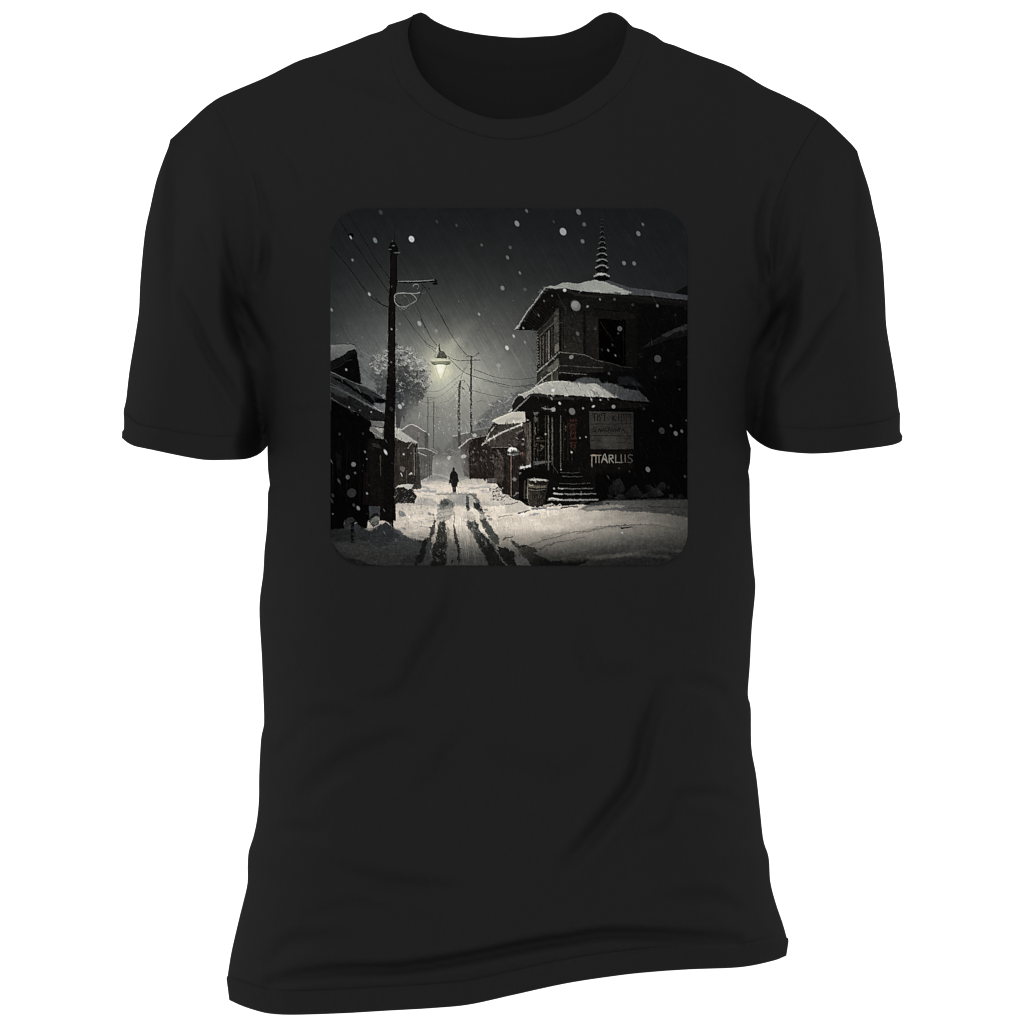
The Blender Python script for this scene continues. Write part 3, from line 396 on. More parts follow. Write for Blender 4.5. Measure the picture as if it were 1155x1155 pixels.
    poly('K',[(100,560),(300,370),(330,410),(480,520),(470,560),(230,570)],(17,16,15),warp=.4,tex=.2); line('K',[(100,565),(180,490),(260,415),(305,375)],1.4,(124,122,114),1.0,warp=.3); line('K',[(300,372),(400,375),(470,385),(560,420),(700,410),(800,420)],2.6,(40,38,36),warp=.8,tex=.4)
    line('K',[(830,400),(1000,420),(1155,440)],2.8,(24,23,22),warp=.7,tex=.3); line('K',[(440,520),(480,535),(550,540)],1.5,(130,126,116),warp=.6); ell('K',568,547,27,25,(150,148,138),warp=.6)
    for q in ((545,412,8,20),(640,470,12,16),(648,475,10,10),(1015,420,7,30)): ell('K',*q,(190,186,176),ang=-.4,warp=.3,alpha=.9)
    # shop front
    poly('K',[(235,570),(330,560),(330,690),(290,710),(240,690)],(18,17,16),warp=.6); ell('K',262,640,18,22,(8,8,8),warp=.4); ell('K',265,672,16,8,(190,186,174),ang=0,warp=.4)
    poly('K',[(325,575),(400,575),(370,620),(345,610)],(110,108,100),warp=.6,alpha=.8); poly('K',[(350,620),(390,670),(350,700)],(84,80,72),warp=.6); poly('K',[(200,720),(300,700),(300,870),(240,880)],(78,68,60),warp=.4,tex=.3); line('K',[(205,740),(225,850),(245,880)],1.0,(14,13,12)); line('K',[(272,720),(272,870)],.9,(22,20,18),sm=False)
    for x,c,w,y0,y1 in ((250,60,1.4,700,1300),(268,96,1.1,860,1250),(292,84,2.2,700,1210),(320,10,1.6,700,1200),(340,60,.8,640,1240),(385,52,.8,640,1100),(475,50,.8,620,1200),(510,92,1.4,620,1260),(500,40,.7,620,1260),(555,80,1.5,640,1200),(568,30,.9,640,1300),(655,84,.9,620,1240),(640,26,.8,600,1200),(690,34,.8,700,1150),(740,34,.7,700,1150),(600,22,.9,650,1200)):
        line('K',[(x,y0),(x+1,y1)],w,(c,c*.93,c*.83),sm=False,warp=.25,tex=.3)
    line('K',[(555,1150),(560,1200),(620,1290)],1.0,(52,50,45)); line('K',[(655,630),(655,1240)],.5,(100,96,86),sm=False,alpha=.6)
    line('K',[(355,760),(350,800),(360,840)],1.0,(128,114,92)); ell('K',388,885,24,14,(96,86,64),warp=.8); poly('K',[(365,820),(470,820),(465,910),(365,905)],(9,8,7),warp=.4,alpha=.8); line('K',[(375,890),(405,880)],.9,(150,140,118),warp=.4); line('K',[(350,918),(480,916)],.9,(60,52,42)); ell('K',478,835,10,12,(170,160,134),warp=.4)
    for q in ((370,955,9),(360,975,8),(350,1010,6),(425,970,14),(445,985,14),(430,1010,12),(412,1030,10),(455,975,8)): ell('K',q[0],q[1],q[2],q[2],(92,86,76) if q[0]>380 else (112,96,78),warp=.7,alpha=.8)
    for k in range(40): c = rg.uniform(30,84); ell('K',rg.uniform(345,480),rg.uniform(640,1240),4,rg.uniform(4,12),(c,c*.93,c*.82),alpha=.6,warp=.5)
    # hanging red sign with its glyphs
    rc = (54,34,27); poly('K',[(755,650),(850,650),(850,1010),(760,1010)],(22,14,11),warp=.3)
    for q in ([(755,680),(845,675)],[(775,660),(775,690)],[(805,660),(805,690)],[(835,662),(835,690)],[(755,715),(795,725),(845,712)],[(765,745),(800,725),(835,745)],[(760,775),(790,735),(830,770)],[(775,860),(770,810),(800,770),(830,810),(825,865)],[(800,790),(785,820),(800,835),(815,815)],
              [(775,870),(800,890),(830,870)],[(760,940),(845,935)],[(780,945),(775,985)],[(825,945),(830,985)],[(785,965),(820,965)],[(775,985),(800,1005),(825,990)],[(760,895),(840,892)]): line('K',q,1.15,rc,warp=.5,alpha=.9)
    for q in ([(710,745),(720,755)],[(706,775),(722,780)],[(712,790),(716,800)]): line('K',q,1.3,(88,64,46),warp=.6,alpha=.8)
    ell('K',783,1050,11,13,(150,142,118),warp=.3); line('K',[(788,1070),(788,1180)],.5,(40,38,33)); ell('K',705,895,12,14,(44,42,38))
    # bay sill, barrel, steps
    poly('L',[(160,515),(310,490),(340,520),(340,900),(260,900),(160,860)],(14,12,11),warp=.4,tex=.3); poly('L',[(160,515),(200,480),(220,485),(260,470),(300,455),(305,490),(200,508)],(206,204,196),warp=.6); line('L',[(170,570),(175,560)],1.6,(150,148,140),warp=.4)
    line('L',[(230,660),(228,860)],1.6,(62,56,49),sm=False,warp=.3); line('L',[(270,720),(262,860)],1.6,(150,142,128),sm=False,warp=.3)
    poly('L',[(268,650),(500,670),(480,790),(440,930),(380,975),(290,960),(270,800)],(64,57,48),warp=.3,tex=.4,grad=(((280,800),(470,800)),(26,23,20)))
    for k in range(9): x = 292+k*23; line('L',[(x+8,760),(x-k*1.5,955)],.6,(17,15,13),sm=False,alpha=.8)
    for k in range(60): ell('L',rg.uniform(290,470),rg.uniform(760,940),2.5,rg.uniform(3,8),rg.uniform(60,130),alpha=.5)
    line('L',[(270,735),(370,748),(480,735)],1.3,(14,12,11),warp=.2); line('L',[(280,760),(370,768),(470,755)],.6,(120,112,98)); poly('L',[(272,690),(370,715),(490,705),(485,735),(370,745),(272,725)],(96,88,76),warp=.4,tex=.3); line('L',[(285,700),(300,710),(330,705)],1.4,(170,158,138),warp=.5)
    ell('L',390,655,122,30,(24,21,19),ang=.05,warp=.2); ell('L',388,645,116,16,(186,182,170),ang=.05,warp=.5); ell('L',400,662,80,10,(42,38,33),ang=0,warp=.8); line('L',[(275,655),(330,685),(420,690),(500,675)],1.1,(28,25,22)); line('L',[(350,960),(350,990)],1.4,(220,214,202)); line('L',[(290,960),(292,1000)],1.4,(230,222,206))
    for x0,x1,y,c,w in ((655,880,556,62,.9),(675,910,602,66,.9),(640,1000,686,62,1.0),(620,1035,744,98,1.3),(575,1070,808,112,1.6),(510,1095,878,132,2.2)):
        line('L',[(x0,y),((x0+x1)/2,y+4),(x1,y)],w,(c,c,c*.96),w*.8,warp=.5,tex=.2); line('L',[(x0,y+22),((x0+x1)/2,y+26),(x1,y+22)],1.4,(6,6,5),warp=.3)
    line('L',[(625,744),(680,748)],1.5,(172,170,162),warp=.4); line('L',[(580,803),(680,815)],1.9,(178,176,168),.9,warp=.4); line('L',[(520,870),(570,862),(680,885)],2.2,(210,206,194),1,warp=.5); poly('L',[(510,890),(1080,895),(1040,935),(700,940),(560,925)],(15,14,12),warp=.4); poly('L',[(870,920),(950,885),(1000,890),(900,935)],(60,62,62),warp=.8,alpha=.7)
    line('L',[(460,945),(560,935),(600,965),(640,930),(690,965),(860,945)],1.8,(186,180,168),1.2,warp=1.0); line('L',[(660,975),(780,962),(860,965)],1.5,(24,22,20),1,warp=.6); line('L',[(320,990),(420,980),(480,975)],2.2,(96,98,106),warp=.8,alpha=.8,soft=1)
    line('L',[(268,650),(262,760),(268,860),(288,955)],.7,(120,112,98),warp=.2); line('L',[(500,670),(485,780),(445,925)],.6,(48,44,38),warp=.2); line('L',[(480,1000),(560,985),(640,995)],2.2,(170,168,170),warp=1,alpha=.7,soft=1.2)
    for k in range(90):
        x = rg.uniform(600,775); y = rg.uniform(340,560); l = rg.uniform(5,18); c = rg.uniform(14,34); line('Z',[(x,y),(x+l*.5,y+l*.87)],.4,c,alpha=rg.uniform(.2,.6),soft=.8,sm=False)
    for k in range(26):
        y = 345+k*3.1; line('Z',[(638+rg.uniform(0,6),y),(656+rg.uniform(-6,3),y+.3)],.5,(20,19,17) if k%2 else (46,44,39),alpha=.35,warp=.5,sm=False)
    for k in range(70):
        x = rg.uniform(604,740); y = rg.uniform(345,420); c = rg.uniform(8,44); ell('Z',x,y,rg.uniform(.5,2.2),rg.uniform(.4,1.4),c,alpha=.35,warp=.8,soft=1.2)
    # ---------- painted boards with the lettering
    poly('H',[(280,275),(860,285),(862,770),(298,772)],(52,50,46),warp=.35,tex=.2,soft=1,grad=(((500,500),(860,300)),(36,34,32))); poly('H',[(450,600),(640,590),(640,760),(480,760)],(64,62,57),soft=4,warp=1,alpha=.5); line('H',[(560,640),(590,700),(580,750)],.8,(56,54,50),alpha=.7); line('H',[(640,700),(680,620)],.7,(58,56,52),alpha=.7)
    poly('H',[(285,775),(870,780),(860,1000),(700,1080),(285,1080)],(21,17,13),warp=.8,soft=5,tex=.3,alpha=.6); ic = (14,13,12)
    def txt(strokes, w, col, **k):
        for q in strokes: line('H',q,w,col,sm=False,warp=.2,alpha=.92,soft=.8,**k)
    txt([[(330,310),(375,305)],[(352,308),(355,398)],[(392,310),(392,398)],[(425,312),(410,345),(440,365),(425,395),(412,385)],[(445,308),(440,330)],[(460,305),(505,305)],[(482,308),(485,400)]],.85,ic)
    txt([[(592,330),(592,400)],[(625,330),(596,362),(630,400)],[(665,315),(668,400)],[(702,318),(704,400)],[(720,320),(745,318)],[(735,320),(738,400)],[(765,315),(765,400)],[(775,315),(800,330),(785,360)],[(800,312),(835,318)],[(818,320),(818,360)],[(820,385),(822,398)]],.85,(17,16,15))
    for x0,x1,y in ((325,640,442),(665,830,440),(298,580,594),(580,850,596),(305,430,660),(650,765,686),(785,850,690)):
        x = x0
        while x < x1:
            l = rg.uniform(14,44); line('H',[(x,y),(min(x1,x+l),y+rg.uniform(-2,2))],.75 if y<600 else .5,(22,21,20),alpha=.9,sm=False); x += l+rg.uniform(0,12)
    txt([[(372,482),(350,478),(340,492),(368,520),(365,540),(342,540)],[(400,540),(415,500),(432,540)],[(430,500),(440,540),(450,510),(462,540),(470,500)],[(480,530),(490,500),(508,540),(520,500)],[(528,540),(545,485),(568,540)],[(535,522),(560,522)],[(578,540),(578,490),(608,540),(610,492)],
         [(622,495),(632,538),(645,505),(655,538),(664,498)],[(675,500),(675,538)],[(675,520),(690,500)],[(705,540),(722,495),(742,540)],[(710,524),(735,524)]],.75,(20,19,18))
    txt([[(345,690),(350,745)],[(380,720),(430,725)],[(320,740),(400,750)],[(440,745),(520,748)],[(600,745),(700,742)],[(320,690),(330,740)]],.5,(44,42,39))
    def tg(x): a = max(0,(x-560)/290.); return (120-62*a,114-58*a,102-48*a)
    for q in ([(305,850),(435,850)],[(320,855),(318,925),(320,998)],[(372,855),(372,945)],[(412,855),(412,945)],[(445,945),(475,845),(490,835),(520,945)],[(460,905),(505,905)],[(465,880),(515,930)],[(545,945),(545,848)],[(545,848),(590,850),(592,885),(548,892)],[(560,892),(598,945)],
              [(628,845),(628,942)],[(628,942),(685,942)],[(700,840),(703,945)],[(752,845),(755,942)],[(845,850),(815,840),(790,860),(800,885),(838,900),(845,925),(825,945),(785,938)]):
        line('H',q,1.25,tg(q[0][0]),sm=False,warp=.25,tex=.2)
    line('H',[(320,850),(360,848)],1.7,(150,128,108),warp=.4); line('H',[(690,942),(720,942)],1.0,tg(700),warp=.3)
    # ---------- rocks under the wall
    for pts,c in (([(175,520),(290,415),(350,490),(360,560),(260,610),(180,600)],30),([(360,600),(480,500),(540,560),(570,620),(380,650)],26),([(600,500),(650,485),(695,520),(680,560),(610,540)],26),([(630,580),(740,525),(800,560),(810,620),(650,640)],29),([(740,520),(800,460),(850,490),(840,550),(790,560)],32),
                  ([(715,590),(760,555),(810,590),(790,620),(720,615)],40),([(240,650),(300,600),(360,620),(360,665)],36),([(530,640),(620,600),(640,640)],30),([(890,620),(920,605),(940,635),(900,660)],36),([(980,640),(1030,600),(1080,640),(1060,670)],28),([(860,520),(890,500),(905,540),(880,555)],26),([(160,610),(210,610),(220,650),(170,650)],30)):
        poly('M',pts,c,warp=.8,tex=.3,soft=1,sm=True,grad=((pts[1],pts[-1]),c*.45))
    poly('M',[(-180,780),(-60,720),(60,690),(180,665),(400,670),(700,655),(1113,660),(1113,880),(900,840),(640,815),(420,810),(250,790),(100,800),(-60,800)],(72,74,75),warp=1.2,soft=1.5,tex=.12,alpha=.75,grad=(((0,740),(700,740)),(50,51,51)))
    poly('M',[(-120,775),(0,745),(200,730),(380,735),(330,765),(100,775),(-50,800)],(150,144,132),warp=1.2,soft=1.3,alpha=.7); line('M',[(70,790),(250,770),(420,770)],2.0,(92,92,90),warp=1.4,alpha=.9); line('M',[(400,770),(570,768)],.9,(44,44,42),warp=.7); poly('M',[(125,705),(190,695),(170,725)],(38,38,37),warp=.6)
    line('M',[(640,745),(800,755),(1113,760)],1.2,(44,44,43),warp=1.2,alpha=.7); line('M',[(320,1005),(450,990)],1.5,(46,45,42),warp=.3); line('M',[(-200,1075),(0,1030),(200,990),(500,965),(800,970),(1113,1040)],1.3,(88,87,82),warp=1.2,alpha=.6,soft=1.2)
    # ---------- the walker
    pc = (26,25,24)
    poly('G',[(362,775),(375,770),(385,790),(380,808),(400,825),(412,850),(425,920),(412,925),(408,965),(395,968),(392,1025),(362,1028),(352,965),(342,930),(322,935),(330,870),(340,830),(360,805)],pc,warp=.35,tex=.3); line('G',[(374,975),(374,1020)],.6,(84,80,75)); ell('G',372,1030,22,4,(96,92,86),ang=0,alpha=.7)
    # ---------- brush work, then slightly broken edges
    def dabs(n, x0,x1,y0,y1, ang, l0,l1, w0,w1, j, a0,a1, test=None):
        for k in range(n):
            x = rg.uniform(x0,x1); y = rg.uniform(y0,y1)
            if test and not test(x,y): continue
            q = img[int((y-PY0)*PS),int((x-PX0)*PS)]; l = rg.uniform(l0,l1); t = ang+rg.normal(0,.12); f = 1+rg.uniform(-j,j)
            line('Z',[(x-l/2*np.cos(t),y-l/2*np.sin(t)),(x+l/2*np.cos(t),y+l/2*np.sin(t))],rg.uniform(w0,w1),q*f+(rg.uniform(0,7) if q.mean()<60 else 0),alpha=rg.uniform(a0,a1),soft=.9,warp=.5,sm=False,tex=0)
    dabs(900,604,774,340,560,1.57,1.5,7,.4,1.2,.5,.3,.9,lambda x,y: not(662<x<717 and 463<y<524)); dabs(500,604,774,330,560,1.04,2,9,.3,.7,.6,.3,.9,lambda x,y: not(662<x<717 and 463<y<524)); dabs(260,606,770,335,425,0,2,10,.35,.8,.45,.3,.8)
    dabs(450,520,606,475,552,1.35,1.5,6,.4,1.1,.5,.3,.9,lambda x,y: y<534 or x>566); dabs(260,374,480,440,600,1.57,2,8,.4,1.1,.5,.3,.9); dabs(260,374,440,395,480,.52,2,8,.4,1.2,.4,.3,.8)
    dabs(1100,450,774,562,636,-.1,1.2,6,.4,1.3,.13,.3,.8); dabs(500,440,620,570,636,1.3,1.2,6,.4,1.1,.2,.3,.8); dabs(300,380,470,596,636,.1,2,9,.6,1.6,.14,.3,.7)
    dabs(500,500,600,470,545,1.0,.8,3,.4,1.1,.16,.3,.7); dabs(220,600,740,322,345,.05,2,8,.5,1.2,.14,.3,.7); dabs(240,585,735,430,450,.5,2,8,.5,1.2,.13,.3,.7)
    dabs(260,415,475,395,470,.4,1,5,.4,1.0,.25,.3,.8)
    e1 = noise(1.0,1.0,301,0,2)*1.5; e2 = noise(1.0,1.0,311,0,2)*1.5
    bm_ = 1-.8*((X>634)&(X<720)&(Y>462)&(Y<530)); e1 = e1*bm_; e2 = e2*bm_
    jy = np.clip(np.rint(yy+e2),0,PN-1).astype(int); jx = np.clip(np.rint(xx+e1),0,PN-1).astype(int); img[:] = img[jy,jx]*.7+img*.3
    r3 = np.clip((Y-592)/46,0,1); img[:] *= (1-.30*r3**1.3)[...,None]
    img[:] += np.exp(-(np.hypot((X-497)/8.5,(Y-417)/10))**1.6)[...,None]*C((14,14,9)); img[:] += np.exp(-(np.hypot((X-499)/30,(Y-425)/32))**1.6)[...,None]*C((20,19,14))
    def lamp():
        poly('R',[(636,530),(778,530),(768,585),(745,640),(716,725),(692,725),(664,640),(645,585)],(188,187,150),soft=1.6,warp=0,tex=0)
        poly('R',[(648,535),(764,535),(752,600),(712,708),(696,708),(660,610)],(236,234,200),soft=2.2,warp=0,tex=0)
        ell('R',703,592,32,52,(255,254,240),ang=0,soft=3.2,tex=0); ell('R',702,560,46,26,(248,247,222),ang=0,soft=3,tex=0)
        poly('R',[(580,497),(612,478),(700,466),(788,478),(822,503),(815,526),(775,548),(762,536),(700,531),(645,536),(636,550),(602,532)],(124,127,100),soft=.7,warp=.15,tex=.1)
        poly('R',[(580,497),(612,477),(700,464),(785,476),(815,496),(700,500),(620,502)],(206,206,178),soft=.8,warp=.2,tex=.05); line('R',[(600,522),(640,536),(700,530),(765,536),(806,520)],.5,(78,80,62)); line('R',[(640,520),(700,516),(765,520)],.8,(176,178,146),alpha=.8)
        poly('R',[(622,446),(650,398),(690,374),(715,374),(745,392),(782,446),(770,464),(650,462)],(86,85,74),soft=.7,warp=.3,tex=.5); poly('R',[(622,446),(650,398),(690,376),(672,410),(655,455)],(172,171,154),warp=.4); line('R',[(700,380),(690,340),(688,296)],1.2,(44,44,40),.8,warp=.3); line('R',[(655,385),(665,345),(680,330)],1.3,(186,184,168),.8,warp=.5)
        ell('R',815,612,24,30,(214,212,176),ang=0,soft=4,alpha=.45); ell('R',622,692,26,28,(200,198,168),ang=0,soft=3,alpha=.5)
    lamp()
    # ---------- falling snow
    fl = {'A':[(327,52,12,17,60),(292,226,12,20,(108,120,120)),(518,218,18,22,205),(152,348,7,10,120),(256,560,8,14,165),(675,110,7,12,60),(797,133,7,11,65),(953,255,8,10,85),(1130,270,9,11,80),(1114,332,8,12,120),(1082,522,13,16,125),(937,684,7,11,150),(567,742,12,18,160),(672,788,11,14,135),
               (445,745,6,9,110),(1110,893,10,15,180),(1058,1002,13,15,155),(22,657,8,13,130),(394,777,6,7,150),(426,779,4,5,130),(113,1028,7,9,170),(124,862,6,5,110),(392,982,5,6,110)],
          'B':[(132,43,9,14,90),(72,122,14,21,135),(358,172,21,26,165),(454,50,14,21,110),(489,127,12,14,90),(479,232,12,15,105),(300,111,6,10,60),(30,270,9,11,75),(13,333,8,14,100),(90,428,7,12,110),(122,530,10,12,80),(853,127,8,12,95),(825,184,13,18,115),(736,367,12,15,115),(799,369,12,15,105),
               (437,633,31,35,(112,114,111)),(368,535,12,12,195),(510,636,10,8,120),(587,592,6,8,120),(677,592,9,10,74),(790,626,10,10,50),(943,632,9,11,95),(710,774,16,17,88),(448,804,11,15,85),(409,950,16,13,130),(945,960,23,25,72),(1075,990,16,20,20),(930,1075,6,8,60),(643,1052,8,10,70),(52,820,7,12,175),
               (10,893,10,15,200),(122,858,6,10,130),(558,775,8,10,60),(638,908,6,10,100),(683,940,5,8,120),(600,905,8,10,32),(665,875,8,10,40),(700,803,8,8,50),(290,570,5,6,120),(240,602,5,7,110),(112,770,6,8,150),(206,690,4,10,110),(470,540,8,4,170),(1055,690,6,6,40),(1120,650,8,14,26)],
          'C':[(446,157,12,17,185),(465,142,9,12,150),(392,172,12,16,45),(72,328,9,10,56),(158,516,16,16,125),(122,595,14,15,100),(67,618,8,16,75),(168,569,8,9,80),(147,693,31,30,52),(30,708,9,13,58),(22,740,8,20,58),(160,768,9,12,60),(187,787,11,16,135),(242,696,7,8,145),(357,440,9,20,205),(469,453,7,8,180),
               (229,438,6,9,125),(240,482,5,6,120),(131,161,5,6,155),(198,181,5,5,110),(268,191,5,6,175),(20,495,4,16,110),(30,823,6,6,110),(217,325,8,10,40),(348,800,3,9,110),(350,940,4,11,90),(420,985,4,10,90),(360,370,3,10,90)],
          'D':[(296,57,12,10,228),(414,187,20,24,112),(297,176,13,13,145),(671,158,13,13,130),(546,156,11,7,205),(338,137,7,10,185),(482,168,7,8,150),(590,116,6,6,185),(463,352,5,6,145),(500,346,5,6,170),(970,307,19,22,56),(1057,324,13,17,118),(1094,310,9,12,110),(1028,276,8,11,80),(914,245,5,6,90),
               (884,547,14,19,108),(1114,590,8,11,60),(108,391,10,10,100),(302,666,6,7,195),(411,440,6,7,190),(860,172,9,9,38),(1081,50,7,7,50),(1122,243,6,6,70),(345,548,5,5,175),(706,540,5,5,60),(638,595,4,13,60),(770,560,5,6,50),(725,940,7,8,165)]}
    ell('A',143,198,16,18,(5,5,5),warp=.5); ell('A',141,208,6,13,150)
    for v,l in fl.items():
        for x,y,a,b,c in l: ell(v,x,y,a*.93,b*.93,c,soft=1.1,alpha=.92)
    ell('B',430,622,22,24,(150,152,148),soft=3,alpha=.6)
    for k in range(170):
        x = rg.uniform(374,775); y = rg.uniform(330,600); b = img[int((y-PY0)*PS),int((x-PX0)*PS)].mean(); r_ = rg.uniform(.35,.8)
        if b>185: continue
        ell('Z',x,y,r_,r_*1.5,min(215,b+rg.uniform(12,70)*(1 if x<660 else .45)),alpha=rg.uniform(.4,.9))
    for k in range(260):
        x = rg.uniform(374,775); y = rg.uniform(330,560); l = rg.uniform(4,14); q = img[int((y-PY0)*PS),int((x-PX0)*PS)]
        line('Z',[(x,y),(x+l*.5,y+l*.87)],.35,q+22,alpha=rg.uniform(.15,.5),soft=.8,sm=False)
    mu = img.mean(2,keepdims=True); img[:] = mu+(img-mu)*.82
    D1 = noise(2.2,2.2,201); D2 = noise(5,1.2,221,.2)
    k = np.clip(1-img.mean(2)/120,0,1); img[:] *= (1+(.30*D1+.10*D2)*k*(((X>600)&(Y>335+np.abs(X-680)*.1))|((Y>385)&(X<450)&(Y>400-(X-373)*.3))|(Y>470)))[...,None]
    img[:] *= (1+.03*D1+.02*FS)[...,None]
    vg = 1-.28*np.clip((np.abs(X-574)-120)/90,0,1)**2*np.clip((Y-300)/200,0,1)*np.clip((640-Y)/60,0,1); img[:] *= vg[...,None]
    g = img
    for k in (1,2): g = (np.roll(g,k,0)+np.roll(g,-k,0)+g)/3; g = (np.roll(g,k,1)+np.roll(g,-k,1)+g)/3
    img[:] = img+np.clip((img-g)*.75,-26,26)
    return np.clip(img,0,255)/255.
# ================================================================ the shirt
import bpy, math
from mathutils.geometry import delaunay_2d_cdt
from mathutils import Vector
S = 0.00068; CU = CV = 577.5; D = 3.0           # metres per traced unit, centre of the front view, viewing distance
scn = bpy.context.scene; COL = scn.collection
def lerp(x, ks): ks = sorted(ks); return np.interp(x, [k[0] for k in ks], [k[1] for k in ks])
def ss(a, b, x): t = np.clip((x-a)/(b-a),0,1); return t*t*(3-2*t)
# traced outlines (front view)
SH_L = [(438,28),(431,34.3),(415.6,39.6),(400,46),(361.6,60.5),(335.6,69),(301.8,86),(283.6,94),(265.5,101.6),(247,110),(240,114.5),(229,123),(211,140),(198,152),(192,157.4)]
SL_L = [(192,157.4),(189.6,166.5),(183.6,182),(175.8,205.5),(169.4,234),(164.7,254.8),(161.6,278),(158,320),(156.6,350),(152.5,379),(146,418),(142,451.7),(139.5,462),(139.7,484),(137.7,486.8),(137.4,494)]
CF_L = [(137.4,494),(142,498),(151,503),(169.4,507),(192.7,512),(216,516.6),(234,519),(255,518.9),(275.8,518),(286,515.3),(294,511),(301.3,503.6),(310,490)]
BD_L = [(301.5,504),(302.3,529.6),(304.2,547),(302.3,555.6),(301.8,579),(300.6,600),(298.3,620.8),(296.8,646.8),(292.6,685.7),(295.5,745.5),(297.8,807.8),(297,820.8),(294.4,833.8),(292.3,872.7),(292,900),(290,923),(286,943),(280.6,960),(279.4,975),(279.4,991),(278,1002.6),(270,1035),(261,1074),(255.5,1104),(258.6,1128)]
HEM = [(258.6,1128),(274,1135),(295,1141.6),(310.5,1144),(334,1144.7),(386,1143),(438,1140),(490,1137),(530,1133),(580,1122),(640,1109),(700,1100),(739.6,1096),(779,1093.4),(835,1091),(871,1084),(887,1078)]
BD_R = [(847,506),(846,522),(844,532),(845.5,541),(846,574),(847,600),(850,640),(852,664),(848,708),(846,747.6),(843.6,783.4),(846.8,799),(847.6,843),(853,875),(857,911),(861,947),(867,967),(869,994.6),(875,1018.5),(883,1042),(889.4,1062),(887,1078)]
SH_R = [(724,33),(738,39.6),(749,47.4),(760,50.8),(784,60.5),(827,76.6),(860.8,96.6),(883,107),(909,120),(925,130),(932,135),(948,150),(961,163),(967,170.4)]
SL_R = [(967,170.4),(970,181),(980,212),(985.5,236.6),(992.5,268),(996,299),(998.5,340),(1000,368.6),(1006,405),(1011.4,438.7),(1013.5,459.5),(1015.3,467),(1015.3,487),(1018,492)]
CF_R = [(1018,492),(1017.4,497),(1010,501),(994.5,504),(966,507.5),(942.6,510.4),(919,511.7),(901,511),(875,507.8),(862,503),(853,497),(848,492.7),(838,480)]
ARM_L = [(240,114.5),(262,160),(277,210),(284,260),(284.5,320),(285,350),(291,374),(302,392),(309,412),(311,436),(310,465),(306,488),(301.5,504)]
ARM_R = [(925,130),(893,185),(874,235),(868,280),(869,330),(868,356),(862,374),(850,394),(844,415),(840,434),(840.5,455),(840.5,472),(843,490),(847,506)]
N_OUT = [(438,28),(437.4,43.6),(442,71.7),(450,93.5),(462,109),(481,125.6),(506,140),(537,152),(565,157),(587,157),(618,151),(649.4,139.6),(674,125.6),(696,107.5),(711.7,89),(721,70),(724.5,53),(724,33)]
N_IN = [(466,17),(461.4,28),(460,40.5),(464,59),(471.7,78),(484,95),(503,110.7),(524.7,123.4),(552.7,132.8),(579,134),(615,128.4),(643,116),(665,101.3),(686.8,82.6),(699,62.3),(705.5,43.6),(708,24.5)]
N_BK = [(466,17),(475,14),(480.4,16.2),(490,23.4),(509,31.8),(531,37),(556,40.5),(584,42.4),(612,41),(631,39.3),(649.4,33.7),(662,27),(671,20),(680.5,15),(688,13.7),(696,15.3),(702,18.7),(708,24.5)]
def crm(pts, n=4):
    p = [np.array(q,float) for q in pts]; p = [2*p[0]-p[1]]+p+[2*p[-1]-p[-2]]; o = []
    for i in range(1,len(p)-2):
        a,b,c,d = p[i-1:i+3]; m = max(1,int(np.hypot(*(c-b))/4))
        for k in range(m):
            t = k/m; o.append(.5*((2*b)+(c-a)*t+(2*a-5*b+4*c-d)*t*t+(3*b-a-3*c+d)*t**3))
    return np.array(o+[p[-2]])
def chain(*segs):
    o = []
    for s in segs:
        s = crm(s)
        for q in s:
            if not o or np.hypot(*(q-o[-1]))>.6: o.append(q)
    if np.hypot(*(o[0]-o[-1]))<.6: o.pop()
    return np.array(o)
def dist_to(P, line_):                                # distance of each point to a polyline
    d = np.full(len(P),1e9)
    for a,b in zip(line_[:-1],line_[1:]):
        e = b-a; t = np.clip(((P-a)@e)/(e@e+1e-9),0,1); d = np.minimum(d,np.hypot(*(P-a-t[:,None]*e).T))
    return d
def inside(P, poly_):
    r = np.zeros(len(P),bool); n = len(poly_)
    for i in range(n):
        ax,ay = poly_[i]; bx,by = poly_[(i+1)%n]
        if ay!=by: r ^= ((ay>P[:,1])!=(by>P[:,1])) & (P[:,0] < (bx-ax)*(P[:,1]-ay)/(by-ay)+ax)
    return r
